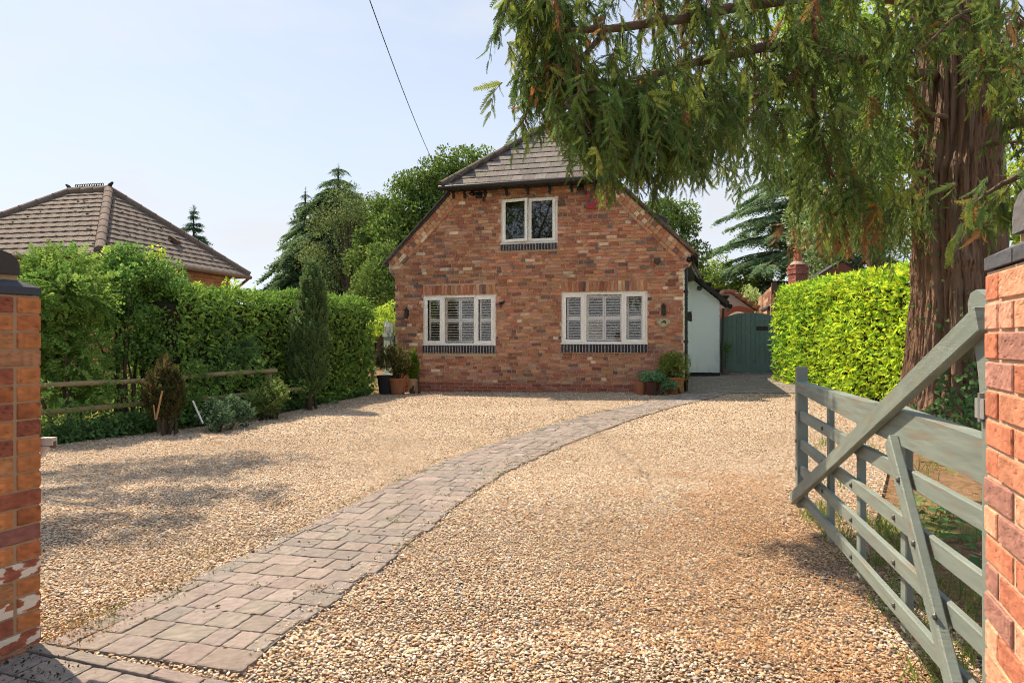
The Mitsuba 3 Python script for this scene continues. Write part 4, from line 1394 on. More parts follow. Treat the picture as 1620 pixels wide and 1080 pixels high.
# ------------------------------------------------------------------ buildings to the right of the drive
lab('garden_house', 'dark low building with a red brown bargeboard gable behind the right hedge', 'building')
NA = place(10.45, 22.0, 0, -.2)
hw, az_, ez = 1.97, 3.86, 2.55
gp = sg.Polygon([(-hw, 0), (hw, 0), (hw, ez - .1), (0, az_ - .15), (-hw, ez - .1)])
put('garden_house__wall', (*prism(gp, .35, 1.3), [1, 1, 1]), 'mat_far_brick', M=NA)
for s in (-1, 1):
    q = np.array([[0, .0, az_ - .30], [s * (hw + .15), .0, ez - .38], [s * (hw + .15), .0, ez - .10], [0, .0, az_]])
    put(nk('garden_house__bargeboard'), MB().add(np.vstack([q, q + [0, .04, 0]]), [[0, 1, 2, 3], [7, 6, 5, 4], [0, 4, 5, 1], [1, 5, 6, 2], [2, 6, 7, 3], [3, 7, 4, 0]], [.16, .05, .028]), 'mat_paint_wood', M=NA)
    q = np.array([[0, -.03, az_ + .01], [s * (hw + .2), -.03, ez - .10], [s * (hw + .2), 1.4, ez - .10], [0, 1.4, az_ + .01]])
    put(nk('garden_house__roof'), MB().add(np.vstack([q, q + [0, 0, .06]]), [[0, 1, 2, 3], [7, 6, 5, 4], [0, 4, 5, 1], [1, 5, 6, 2], [2, 6, 7, 3], [3, 7, 4, 0]], [.04, .04, .045]), 'mat_matte', M=NA)
put('garden_house__window', (*bx(.1, .95, .30, .345, 2.75, 3.2), [.05, .06, .07]), 'mat_gloss', M=NA)
put('garden_house__gutter', MB().add(*tube([(-hw - .22, -.02, ez - .12), (-hw - .22, 1.4, ez - .12)], .07, 8), [.05, .05, .055]), 'mat_gloss', True, M=NA)
lab('brick_chimney', 'pinkish red brick chimney with one clay pot rising behind the dark bargeboard', 'chimney')
CH = place(9.62, 23.4, 0, .2)
cb = MB()
PK = [(.34, .13, .10), (.40, .17, .13), (.30, .10, .08)]
for k in range(18):
    z = 2.55 + k * .0765
    w = .44 + (.05 if k in (14, 15) else .0) + (.08 if k in (16,) else 0)
    for s_, (nx, ny) in enumerate(((0, -1), (-1, 0), (1, 0), (0, 1))):
        off = -.112 if (k + s_) % 2 else 0
        for q in range(3):
            a, b = max(-w / 2, -w / 2 + off + q * .225), min(w / 2, -w / 2 + off + (q + 1) * .225 - .012)
            if b - a < .04:
                continue
            M = place(nx * (w / 2 - .03), ny * (w / 2 - .03), z, math.atan2(nx, -ny))
            v, f = bx(a, b, -.03, .03, 0, .066)
            cb.add(tf(M, v), f, pick(PK, [2, 2, 1], 1, .12)[0])
cb.add(*bx(-.2, .2, -.2, .2, 2.0, 3.9), [.4, .28, .22])
put('brick_chimney__stack', cb, 'mat_brick', M=CH)
lab('brick_chimney__stack', kind='stuff')
put('brick_chimney__flaunching', (*lathe([(.27, 3.92), (.2, 4.0), (.12, 4.06), (0, 4.06)], 12), [.33, .26, .2]), 'mat_brick', M=CH)
put('brick_chimney__pot', (*lathe([(.15, 4.0), (.13, 4.2), (.12, 4.36), (.15, 4.38), (.15, 4.43), (.1, 4.43), (.09, 4.1)], 14), [.38, .13, .08]), 'mat_brick', True, M=CH)

lab('timber_screen', 'wall clad in mixed brown timber boards above the arched gate', 'timber wall')
q0, q1 = np.array([7.95, 21.0]), np.array([11.4, 33.0])
TL = np.linalg.norm(q1 - q0)
TM = place(q0[0], q0[1], 0, math.atan2(*(q1 - q0)[::-1]))
TB = [(.30, .155, .085), (.40, .235, .14), (.22, .10, .055), (.46, .29, .18), (.33, .19, .11)]
PK_ = variants('shared_plank', [shape((*bx(0, 1, 0, .028, 0, .128), c), 'mat_paint_wood') for c in pick(TB, [3, 2, 2, 1.5, 2], 9, .1)])
for z in np.arange(.4, 3.0, .135):
    x = -rng.uniform(0, 1.6)
    while x < TL:
        w = rng.uniform(1.0, 2.2)
        a, b = max(x, 0) + .004, min(x + w, TL)
        if b - a > .05 and z > 1.4:
            inst(nk('timber_screen__plank'), PK_[rng.integers(9)], TM @ place(a, 0, z) @ np.diag([b - a, rng.uniform(.9, 1.2), 1, 1]))
        x += w
put('timber_screen__post', (*bx(-.26, -.01, -.03, .12, 0, 3.12), [.10, .052, .03]), 'mat_paint_wood', M=TM)
put('timber_screen__backing', (*bx(0, TL, -.06, -.005, 0, 3.0), [.08, .05, .03]), 'mat_matte', M=TM)
put('timber_screen__post_001', (*bx(-.62, -.28, -.02, .10, 0, 2.75), [.20, .07, .04]), 'mat_paint_wood', M=TM)

lab('outbuilding', 'small brick outbuilding with a tiled gable and a white arched window above the green gate', 'building')
OM = place(8.12, 26.0, 0, 0)
ow = .95
op = sg.Polygon([(-ow, 0), (ow, 0), (ow, 2.60), (0, 3.25), (-ow, 2.60)])
put('outbuilding__wall', (*prism(sg.box(-ow, 0, ow, 2.56), .05, 4), [1, 1, 1]), 'mat_far_brick', M=OM)
put('outbuilding__gable', (*prism([(-ow + .05, 2.56), (ow - .05, 2.56), (0, 3.2)], .06, .3), [.42, .37, .33]), 'mat_matte', M=OM)
for k in range(1, 4):
    w = (ow - .08) * (1 - k / 4.6)
    put(nk('outbuilding__gable__board'), (*bx(-w, w, .035, .059, 2.56 + k * .14 - .13, 2.56 + k * .14), [.40, .36, .33]), 'mat_paint_wood', M=OM)
for s in (-1, 1):
    q = np.array([[0, -.06, 3.22], [s * (ow + .14), -.06, 2.50], [s * (ow + .14), 4.1, 2.50], [0, 4.1, 3.22]])
    put(nk('outbuilding__roof'), MB().add(np.vstack([q + [0, 0, .09], q]), [[0, 1, 2, 3], [7, 6, 5, 4], [0, 4, 5, 1], [1, 5, 6, 2], [2, 6, 7, 3], [3, 7, 4, 0]], [.27, .15, .11]), 'mat_brick', M=OM)
    for k in range(5):
        t = (k + .5) / 5
        v, f = box(s * (ow + .14) * t, -.08, 3.27 - .72 * t + .03, .28, .12, .09)
        put(nk('outbuilding__verge_tile'), (v, f, pick([(.30, .15, .10), (.24, .12, .09)], [1, 1], 1)[0]), 'mat_brick', M=OM)
aw = sg.Point(.35, 1.95).buffer(.52).union(sg.box(-.17, .6, .87, 1.95))
put('outbuilding__window', (*prism(aw.difference(aw.buffer(-.06)), -.01, .05), WHITE), 'mat_gloss', M=OM)
put('outbuilding__window__pane', (*prism(aw.buffer(-.06), .015, .045), [.55, .53, .5]), 'mat_gloss', M=OM)
put('outbuilding__arch', (*prism(sg.Point(.35, 1.95).buffer(.72).difference(sg.Point(.35, 1.95).buffer(.53)).intersection(sg.box(-1, 1.95, 2, 3)), .0, .06), [.30, .10, .06]), 'mat_brick', M=OM)

# ------------------------------------------------------------------ overhead cable
ca, cb_ = at(525, -170, 9.5), at(690, 266, 27.0)
t = np.linspace(0, 1, 40)[:, None]
pts = ca + (cb_ - ca) * t
pts[:, 2] -= 4 * .25 * (t * (1 - t))[:, 0]
v, f = tube(pts, .010, 5)
put('overhead_cable', (v, f, [.03, .03, .035]), 'mat_matte', True)
lab('overhead_cable', 'thin dark overhead cable crossing the sky above the house', 'cable')

# ------------------------------------------------------------------ leaves, sprays and how plants are made of them
LAUREL = (np.array([[0, 0, 0], [.42, .19, .05], [.42, -.19, .05], [.5, 0, 0], [1, 0, -.12]]), np.array([[0, 2, 3], [0, 3, 1], [2, 4, 3], [3, 4, 1]]))
RHOMB = (np.array([[0, 0, 0], [.5, .28, .04], [1, 0, -.08], [.5, -.28, .04]]), np.array([[0, 1, 2], [0, 2, 3]]))
SLIM = (np.array([[0, 0, 0], [.45, .10, .02], [1, 0, -.06], [.45, -.10, .02]]), np.array([[0, 1, 2], [0, 2, 3]]))


def frond(pairs=8, width=.36, droop=.3, thick=.085, seed=1, single=False):
    r = np.random.default_rng(seed)
    v, f = [[0, .012, 0], [0, -.012, 0], [1, 0, -droop]], [[0, 1, 2]]
    for k in range(pairs):
        t = .08 + .86 * k / (pairs - 1)
        for s in (-1, 1):
            L = width * (1 - .72 * t) * (1 + .25 * r.uniform(-1, 1)) * min(1, .5 + 2.2 * t)
            b = np.array([t, 0, -droop * t * t])
            d = np.array([.72, s * .70, -.15 + .2 * r.uniform(-1, 1)])
            d /= np.linalg.norm(d)
            q = np.array([-s * d[1] * s * .7, d[0], 0]) if False else np.array([-d[1], d[0], 0])
            n_ = len(v)
            if single:
                v += [b - q * thick * .35, b + d * L, b + q * thick * .35]
                f += [[n_, n_ + 1, n_ + 2]]
                continue
            v += [b, b + d * L * .5 + q * thick * .5, b + d * L, b + d * L * .5 - q * thick * .5]
            f += [[n_, n_ + 1, n_ + 2], [n_, n_ + 2, n_ + 3]]
    return np.array(v, float), np.array(f)


FRONDS = [frond(13, .30, .30, .105, s, True) for s in range(5)]
FRONDS_F = [frond(4, .42, .25, .30, s, True) for s in range(3)]
FRONDS_S = [frond(5, .45, .25, .16, s) for s in range(3)]


def many(templates, axis, nrm, S, P, C):
    out = MB()
    idx = rng.integers(0, len(templates), len(P))
    for k, (tv, tf2) in enumerate(templates):
        m = idx == k
        if m.any():
            sh = .85 + .3 * rng.random(len(tv))
            out.add(*scatter(tv, tf2, frames(axis[m], nrm[m]), S[m], P[m], C[m], sh))
    return out


def lump_points(lumps, n, fill=.35):
    """n points and outward normals over the skins of balls (x, y, z, rx, ry, rz), thinner inside."""
    L = np.asarray(lumps, float)
    w = (L[:, 3] * L[:, 5]) ** 1.0
    i = rng.choice(len(L), n, p=w / w.sum())
    d = rdir(n)
    r = 1 - fill * rng.random(n) ** 1.6
    return L[i, :3] + d * L[i, 3:6] * r[:, None], d, i


def lumpy(c, rad, k, frac=.42, flat=1.0, seed=None):
    """k smaller balls over an ellipsoid: the clumps of a crown."""
    d = rdir(k)
    d[:, 2] = np.where(d[:, 2] < -.5, -d[:, 2], d[:, 2])
    p = np.asarray(c) + d * np.asarray(rad) * rng.uniform(.55, .92, (k, 1))
    r = np.mean(rad) * frac * rng.uniform(.6, 1.25, (k, 1))
    return np.c_[p, r, r, r * flat]


def leafy(lumps, n, size, pal, wts, tmpl, up=.35, out=.8, droop=.0, fill=.35, a=.22):
    P, d, i = lump_points(lumps, n, fill)
    lum = rng.uniform(.82, 1.18, len(lumps))[i]
    ax = unit(d * out + rdir(n) * .8 + [0, 0, -droop])
    nr = unit(d + rdir(n) * .6 + [0, 0, up])
    C = pick(pal, wts, n, a, .08) * lum[:, None]
    return many(tmpl, ax, nr, size * rng.uniform(.65, 1.3, n), P, C)


def trunk_tube(p, r, c, n=9):
    v, f = tube(p, r, n)
    return v, f, np.asarray(c) * (.75 + .5 * meshkit.fbm(v * [6, 6, 2], 3))[:, None]


def tree(key, label, base, lumps, n, size, pal, wts, tmpl=(RHOMB,), tr=.25, group=None, z_fork=.45, bark=(.09, .07, .05), cat='tree', **kw):
    lumps = np.asarray(lumps)
    top = lumps[:, 2].max()
    b = np.array([base[0], base[1], g1(*base) - .1])
    ctr = lumps[:, :3].mean(0)
    tk = MB()
    knee = b + (np.array([ctr[0], ctr[1], top]) - b) * [z_fork * .6, z_fork * .6, z_fork]
    tk.add(*trunk_tube([b, b * .6 + knee * .4 + rng.normal(0, .05, 3) * [1, 1, 0], knee, (knee + ctr) / 2 + [0, 0, .3 * (top - ctr[2])], [ctr[0], ctr[1], top * .93]], [tr * 1.25, tr, tr * .8, tr * .45, tr * .08], bark))
    for q in lumps[rng.choice(len(lumps), min(14, len(lumps)), replace=False)]:
        s = b + (knee - b) * rng.uniform(.75, 1)
        tk.add(*trunk_tube([s, (s + q[:3]) / 2 + [0, 0, .06 * np.linalg.norm(q[:3] - s)], q[:3]], [tr * .38, tr * .22, tr * .06], bark, 6))
    put(key + '__trunk', tk, 'mat_bark', True)
    put(key + '__crown', leafy(lumps, n, size, pal, wts, tmpl, **kw), 'mat_leaf')
    lab(key, label, cat, group)


G_OAK = lf((.055, .088, .022), (.072, .108, .026), (.04, .066, .02), (.09, .125, .035), k=2.4)
G_DARK = lf((.03, .06, .022), (.042, .078, .028), (.024, .046, .02), (.055, .09, .03), k=4.2)
G_BLUE = lf((.05, .078, .042), (.04, .062, .036), (.062, .09, .048), k=3.0)
G_LIME = lf((.13, .18, .025), (.16, .20, .03), (.10, .15, .025), (.18, .19, .03))
G_OLIVE = lf((.07, .095, .036), (.058, .082, .032), (.085, .105, .042), k=2.6)


def balls(*rows):
    """Crown balls from survey marks: (px, py, distance, radius)."""
    out = []
    for px, py, y, r in rows:
        p = at(px, py, y)
        out.append([*p, r, r, r * .85])
    return np.array(out)


def clumps(big, k, frac=.45):
    """Each big ball broken up into k clumps."""
    return np.vstack([lumpy(b[:3], b[3:6], k, frac) for b in big])


# trees behind, left to right
tree('oak_tree', 'broad dark green oak rising behind the left rake of the house roof', (-4.4, 30.5), clumps(balls((735, 275, 30, 1.25), (690, 290, 30, 1.2), (655, 325, 30, 1.5), (700, 340, 30, 1.5), (640, 390, 29.5, 1.5), (690, 400, 30, 1.6), (610, 430, 29.5, 1.1), (660, 450, 29.5, 1.5), (600, 380, 30.5, .9), (760, 300, 30.5, 1.1), (590, 470, 29, 1.0), (640, 490, 29, 1.2), (600, 340, 30.5, .9), (625, 370, 30, 1.2), (580, 420, 30, .9), (665, 360, 29.5, 1.4)), 13, .42), 50000, .14, G_OAK, [3, 3, 2, 1], tr=.4)
tree('light_tree', 'pale olive loose tree in front of the left deodar', (-7.2, 31), clumps(balls((545, 330, 32, 1.1), (520, 370, 32, 1.2), (570, 360, 32, 1.2), (500, 410, 31.5, 1.1), (555, 410, 32, 1.3), (535, 460, 31.5, 1.2), (590, 330, 32, .8), (580, 450, 32, 1.0)), 10, .42), 11000, .125, G_OLIVE, [2, 2, 2], (SLIM, RHOMB), tr=.22)
tree('bay_tree', 'dark rounded evergreen low beside the left edge of the house', (-5.6, 24), clumps(balls((600, 440, 24, .75), (585, 475, 24, .7), (615, 475, 23.5, .75), (610, 405, 24.5, .55)), 9, .45), 9000, .10, G_OAK, [2, 2, 3, 1], tr=.12)
tree('garden_shrub', 'bright green shrub behind the side gate at the left corner of the house', (-4.1, 20.5), clumps(balls((612, 505, 20.5, .45), (600, 525, 20.3, .4), (622, 520, 20.6, .4)), 7, .5), 2600, .075, G_LIME, [2, 2, 2, 1], tr=.05, cat='shrub')
tree('oak_tree_001', 'dark green tree showing behind the right eave of the house', (6.6, 29), clumps(balls((1060, 355, 28, 1.0), (1078, 395, 28, .9), (1050, 400, 28, 1.1), (1095, 425, 27.5, .55), (1030, 350, 28.5, 1.0)), 10, .45), 9000, .13, G_OAK, [3, 2, 2, 1], tr=.25)
tree('yellow_tree', 'yellow green backlit broadleaf tree behind the big conifer', (9.3, 17.5), clumps(balls((1330, 60, 17, 1.5), (1250, 90, 17.5, 1.2), (1400, 80, 16.5, 1.3), (1300, 150, 17.2, 1.3), (1380, 180, 16.8, 1.3), (1340, 250, 17, 1.2), (1280, 20, 17, 1.2), (1420, 270, 16.5, 1.0), (1390, 340, 16.6, .9), (1240, 20, 17.5, 1.0), (1420, 10, 16.5, 1.2)), 12, .45), 17000, .115, G_LIME, [3, 2, 3, 2], tr=.22)
tree('yellow_tree_001', 'bright green tree seen to the right of the big conifer trunk', (9.6, 12.2), clumps(balls((1610, 300, 12, .8), (1630, 220, 12, 1.0), (1590, 380, 12.2, .55), (1650, 330, 12, .9), (1640, 120, 12, 1.0)), 10, .45), 5200, .10, G_LIME, [2, 2, 3, 1], tr=.15)
tree('far_shrub', 'pale green shrub between the outbuilding and the timber screen', (9.9, 28), clumps(balls((1196, 478, 28.5, .55), (1200, 495, 28.4, .5), (1185, 470, 29, .4)), 7, .5), 1800, .10, lf((.12, .15, .06), (.15, .18, .08)), [1, 1], tr=.06, cat='shrub')
tree('far_tree', 'mid green tree with a yellow green top low behind the cedar tiers', (9.6, 39), clumps(balls((1150, 440, 38, 1.3), (1110, 450, 38, 1.1), (1190, 450, 38, 1.2), (1130, 465, 37, 1.2), (1210, 430, 38, 1.0), (1170, 470, 37, 1.2)), 9, .45), 7500, .17, lf((.10, .14, .03), (.07, .11, .03), (.15, .18, .03)), [2, 2, 1], tr=.25)
tree('far_tree_001', 'grey green tree behind the brick chimney and the bargeboard gable', (14.5, 32), clumps(balls((1300, 400, 31, 1.4), (1350, 390, 31, 1.5), (1400, 400, 30, 1.3), (1290, 440, 31, 1.1), (1280, 350, 32, 1.2), (1340, 330, 31, 1.4)), 10, .45), 9500, .14, lf((.11, .14, .07), (.085, .12, .05), (.14, .16, .08)), [2, 2, 1], tr=.25)


def tiered(key, label, base, height, spread, n_tier, per, leaf, pal, droop=.18, tip=.25, z0=.12, top_r=.1, nsub=9, group=None, seed=0, bark=(.07, .055, .045), tr=.28, flat=True, lean=0, skew=None):
    """A cedar: a straight trunk, level boughs in tiers with flat drooping sprays."""
    r = np.random.default_rng(seed)
    gzb = g1(*base)
    b = np.array([base[0], base[1], gzb])
    tk = MB().add(*trunk_tube([b - [0, 0, .1], b + [0, 0, height * .5], b + [lean, 0, height * .97]], [tr * 1.2, tr * .7, .03], bark, 9))
    AX, NR, PP, SS = [], [], [], []
    for t in range(n_tier):
        h = z0 + (1 - z0) * (t + r.uniform(-.3, .3)) / n_tier
        L0 = spread * (1 - h) ** .85 + top_r * (1.2 - h)
        for k in range(per):
            az = 2 * PI * (k + r.uniform(-.35, .35)) / per + t * 1.3
            L = L0 * r.uniform(.6, 1.12)
            if skew is not None:
                L *= 1 + skew * math.cos(az - PI)
            d = np.array([math.cos(az), math.sin(az), 0])
            s = np.linspace(0, 1, 7)
            rise = r.uniform(-.02, .16)
            p = b + [0, 0, h * height] + d * (L * s)[:, None] + np.array([0, 0, 1]) * (L * (rise * s - (droop + tip * s) * s ** 2))[:, None]
            p[:, :2] += lean * h * np.array([1, 0])
            tk.add(*trunk_tube(p, np.linspace(.02 + .022 * L, .006, 7), bark, 5))
            m = int(nsub * L * 4)
            u = r.uniform(.18, 1, m) ** .8
            i = np.minimum((u * 6).astype(int), 5)
            q = p[i] + (p[i + 1] - p[i]) * (u * 6 - i)[:, None]
            side = np.cross(d, [0, 0, 1.0])
            off = r.normal(0, 1, m) * .16 * L * (1.15 - u) * .9
            q = q + side * off[:, None] + np.array([0, 0, 1]) * (-.10 * np.abs(off) + r.normal(0, .03, m) - .03)[:, None]
            ax = unit(d * .7 + side * (np.sign(off) * r.uniform(.2, 1.1, m))[:, None] + np.array([0, 0, -1]) * r.uniform(.05, .5, m)[:, None])
            AX.append(ax)
            NR.append(unit(np.array([0, 0, 1.0]) + r.normal(0, .35, (m, 3))))
            PP.append(q)
            SS.append(leaf * r.uniform(.6, 1.3, m) * min(1, .16 + L / 2.2))
    m = 26                                                    # the leading shoot
    u = np.linspace(0, 1, m)
    AX.append(unit(np.c_[r.normal(0, .8, (m, 2)), .5 + .9 * u]))
    NR.append(unit(r.normal(0, 1, (m, 3))))
    PP.append(b + np.array([lean, 0, 0]) + np.c_[0 * u, 0 * u, height * (.90 + .09 * u)])
    SS.append(leaf * (.5 - .28 * u))
    AX, NR, PP, SS = map(np.concatenate, (AX, NR, PP, SS))
    put(key + '__trunk', tk, 'mat_bark', True)
    put(key + '__crown', many(FRONDS_F, AX, NR, SS, PP, pick(pal, [1] * len(pal), len(PP), .25, .06)), 'mat_leaf')
    lab(key, label, 'tree', group)


tiered('deodar_cedar', 'tall grey green deodar cedar with drooping tiers on the left of the skyline', (-9.0, 36), 10.4, 6.9, 21, 10, .58, G_BLUE + lf((.05, .085, .035)), seed=3, nsub=12)
tiered('deodar_cedar_001', 'second narrower deodar spire just left of the tall one', (-11.3, 38), 9.6, 3.2, 20, 9, .5, G_BLUE, seed=5, nsub=14, tr=.22)
tiered('spreading_cedar', 'spreading cedar with level tiers behind the arched green gate', (15.0, 36.5), 13.5, 7.9, 14, 8, .50, lf((.055, .09, .05), (.07, .105, .055), (.045, .075, .045), k=3), droop=.08, tip=.16, seed=8, nsub=11, tr=.5, z0=.18)
tiered('far_spruce', 'small distant spruce beyond the bungalow roof', (-20.6, 45), 9.9, 2.7, 22, 9, .95, lf((.03, .055, .035), (.04, .065, .045)), droop=-.12, tip=.1, seed=11, nsub=10, tr=.2)
# trees across the road, behind the photographer: they are mirrored in the windows
for k_, (x_, y_, nm_, lb_) in enumerate(((-13.5, -9.5, 'street_tree', 'green street tree behind the viewpoint, mirrored in the upper window'), (-21, -4.5, 'street_tree_001', 'second green street tree behind the viewpoint, to the left'), (-4.5, -14, 'street_tree_002', 'third green street tree straight behind the viewpoint'))):
    tree(nm_, lb_, (x_, y_), clumps(np.array([[x_ - 1.5, y_, 5, 2.3, 2.3, 2.2], [x_ + 1.5, y_ - .5, 6.5, 2.3, 2.3, 2.2], [x_ - 1.2, y_ + .5, 9, 2.3, 2.3, 2.2], [x_ + 1.5, y_, 10, 2.0, 2.0, 2], [x_, y_, 12, 1.9, 1.9, 1.9]]), 9, .42), 6500, .24, G_OAK, [3, 2, 2, 1], tr=.3)

tree('roadside_tree', 'thin crowned tree beyond the left pillar that throws leafy shade on the gravel', (-9.0, 9.6), np.vstack([lumpy(c_, (1.15, .42, .45), 13, .24) for c_ in [(x_ - .506 * h_, y_ + .434 * h_, h_) for x_, y_, h_ in ((-4.2, 6.1, 6.4), (-3.5, 6.0, 6.9), (-2.8, 5.9, 7.4), (-4.0, 5.1, 6.8), (-3.3, 5.0, 7.2), (-2.6, 4.85, 7.6), (-4.3, 7.0, 7.2), (-3.6, 6.95, 7.7), (-2.9, 6.9, 8.3), (-4.4, 4.4, 6.8), (-3.6, 4.3, 7.4), (-5.2, 5.6, 7.0), (-3.9, 7.6, 8.6), (-3.1, 7.7, 8.9))]]), 9500, .085, G_OAK, [3, 3, 2, 1], tr=.13, z_fork=.85)


# ------------------------------------------------------------------ laurel hedge on the right
def hedge_leaves(path, w, h, n, size, z_lo=.0, rnd=.28, bulge=.10, seed=0):
    """Points, outward normals on the skin of a clipped hedge along a path of (x, y)."""
    r = np.random.default_rng(seed)
    p = resample(np.asarray(path, float), 60)
    tg = unit(np.gradient(p, axis=0))
    sd = np.stack([-tg[:, 1], tg[:, 0]], 1)                 # to the left of the path
    per = np.array([h, w, h])
    s = r.random(n)
    i = np.minimum((s * 59).astype(int), 58)
    fr_ = (s * 59 - i)[:, None]
    c, t_, s_ = p[i] + (p[i + 1] - p[i]) * fr_, tg[i], sd[i]
    f = r.choice(3, n, p=per / per.sum())
    a = r.random(n)
    off = np.where(f == 0, w / 2, np.where(f == 2, -w / 2, (a - .5) * w))
    z = np.where(f == 1, h, z_lo + a * (h - z_lo))
    nx = np.where(f == 0, 1.0, np.where(f == 2, -1.0, (a - .5) * 1.2))
    nz = np.where(f == 1, 1.0, np.clip((z - h + rnd) / rnd, 0, 1) * .8)
    off = off * (1 - .25 * np.clip((z - h + rnd) / rnd, 0, 1) ** 2)
    N = unit(np.c_[s_ * nx[:, None], nz])
    P = np.c_[c + s_ * off[:, None], z]
    b = meshkit.fbm(P * 1.6 + seed, 3) - .5
    P = P + N * (b * bulge * 2.4 + r.uniform(-.16, .03, n))[:, None]
    P[:, 2] += gz(P[:, 0], P[:, 1])
    return P, N


def end_cap(P0, dirn, w, h, n, seed):
    r = np.random.default_rng(seed)
    sd = np.array([-dirn[1], dirn[0]])
    a, z = r.uniform(-.5, .5, n), r.random(n) * h
    P = np.c_[np.asarray(P0) + sd * (a * w)[:, None] + np.asarray(dirn) * r.uniform(-.15, .08, n)[:, None], z]
    P[:, 2] += gz(P[:, 0], P[:, 1])
    return P, np.tile([dirn[0], dirn[1], .15], (n, 1)) + r.normal(0, .1, (n, 3))


def hedge_core(key, path, w, h, c=(.035, .030, .018)):
    p = resample(np.asarray(path, float), 30)
    tg = unit(np.gradient(p, axis=0))
    sd = np.stack([-tg[:, 1], tg[:, 0]], 1)
    mb = MB()
    ring = []
    for a, z in ((-.32, 0), (-.36, .5), (-.34, .86), (0, .90), (.34, .86), (.36, .5), (.32, 0)):
        q = np.c_[p + sd * a * w, z * h + gz(p[:, 0], p[:, 1])]
        ring.append(q + .05 * (meshkit.noise(q * 4)[:, None] - .5))
    v = np.stack(ring, 1).reshape(-1, 3)
    i, j = np.meshgrid(np.arange(29), np.arange(6), indexing='ij')
    f = np.stack([i * 7 + j, i * 7 + j + 1, (i + 1) * 7 + j + 1, (i + 1) * 7 + j], -1).reshape(-1, 4)
    f = np.vstack([f[:, [0, 1, 2]], f[:, [0, 2, 3]], [[0, k, k + 1] for k in range(1, 6)], [[29 * 7, 29 * 7 + k + 1, 29 * 7 + k] for k in range(1, 6)]])
    put(key + '__branches', mb.add(v, f, c), 'mat_bark')  # solid twig-coloured core, added to block light through the hedge


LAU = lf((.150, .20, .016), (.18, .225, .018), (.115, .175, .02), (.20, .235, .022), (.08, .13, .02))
HR = np.array([[7.15, 9.6], [7.05, 11.0], [7.0, 13.0], [7.1, 15.0], [7.25, 17.2]])
P, N = hedge_leaves(HR, 1.5, 2.3, 30000, .12, seed=2)
P2, N2 = end_cap(HR[0], (0.02, -1.0), 1.4, 2.25, 3000, 4)
P, N = np.vstack([P, P2]), np.vstack([N, N2])
n = len(P)
ax = unit(N * .75 + rdir(n) * .75 + [0, 0, .12])
nr = unit(N * .9 + rdir(n) * .5 + [-.05, 0, .35])
S = .125 * rng.uniform(.6, 1.25, n)
C = pick(LAU, [4, 4, 3, 2, 1.4], n, .18, .06)
pat = np.clip((meshkit.fbm(P * 1.7 + 4, 3, seed=15) - .5) * 3, -.5, .5)
farp = np.clip((P[:, 1] - 13.5) / 1.5, 0, 1)
old = rng.random(n) < .16 + .25 * np.clip(pat, 0, 1) + .35 * farp
C = np.where(old[:, None], C * [.42, .58, .75], C) * (1 + .35 * pat)[:, None]
vis = np.where((N[:, 0] < -.3) & (P[:, 1] < 11.5) & (P[:, 2] > .5), -P[:, 1], -99) + rng.normal(0, .2, n)
first = np.argsort(-vis)[:300]
R = frames(ax, nr)
LV = variants('shared_laurel_leaf', [mikit.ply(LAUREL, 'mat_laurel', color=np.tile(c, (5, 1)) * rng.uniform(.9, 1.1, (5, 1))) for c in pick(LAU, [4, 4, 3, 2, 1], 10, .15)])
for k in first:
    M = np.eye(4)
    M[:3, :3], M[:3, 3] = R[k] * S[k], P[k]
    inst(nk('laurel_hedge__leaf'), LV[rng.integers(10)], M)
keep = np.ones(n, bool)
keep[first] = False
put('laurel_hedge__foliage', many([LAUREL], ax[keep], nr[keep], S[keep], P[keep], C[keep]), 'mat_laurel')
lab('laurel_hedge__foliage', kind='stuff')
hedge_core('laurel_hedge', HR, 1.5, 2.3)
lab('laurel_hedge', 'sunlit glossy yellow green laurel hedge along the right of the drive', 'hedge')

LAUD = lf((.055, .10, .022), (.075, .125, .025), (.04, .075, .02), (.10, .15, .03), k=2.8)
for key, path, w, h, nn, sd, lb_ in (
        ('laurel_hedge_001', [[-5.75, 11.2], [-5.2, 12.2], [-4.75, 13.3]], 1.2, 2.18, 9500, 21, 'dark green laurel hedge between the leafy shrubs and the slim cypress'),
        ('laurel_hedge_002', [[-4.65, 13.5], [-4.2, 14.8], [-3.8, 16.2]], 1.25, 2.2, 11000, 22, 'clipped laurel hedge between the slim cypress and the house')):
    P, N = hedge_leaves(path, w, h, nn, .1, seed=sd)
    if key.endswith('2'):
        P2, N2 = end_cap(path[-1], unit(np.array(path[-1]) - path[-2]), w, h, 1500, 5)
        P, N = np.vstack([P, P2]), np.vstack([N, N2])
    n = len(P)
    ax, nr = unit(N * .7 + rdir(n) * .75 + [0, 0, -.15]), unit(N * .9 + rdir(n) * .5 + [0, 0, .3])
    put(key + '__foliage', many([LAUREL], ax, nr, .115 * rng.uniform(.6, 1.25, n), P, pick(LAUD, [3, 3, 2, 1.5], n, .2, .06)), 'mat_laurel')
    hedge_core(key, path, w, h)
    lab(key, lb_, 'hedge')


# ------------------------------------------------------------------ shrubs behind the left fence
def stems(key, base, tops, r0, c=(.08, .06, .04)):
    mb = MB()
    for q in tops:
        b = np.array([base[0] + rng.normal(0, .08), base[1] + rng.normal(0, .08), g1(*base) - .05])
        q = np.asarray(q, float)
        m_ = (b + q) / 2 + rng.normal(0, .06, 3)
        mb.add(*trunk_tube([b, m_, q], [r0, r0 * .7, r0 * .2], c, 6))
    put(key + '__stems', mb, 'mat_bark', True)


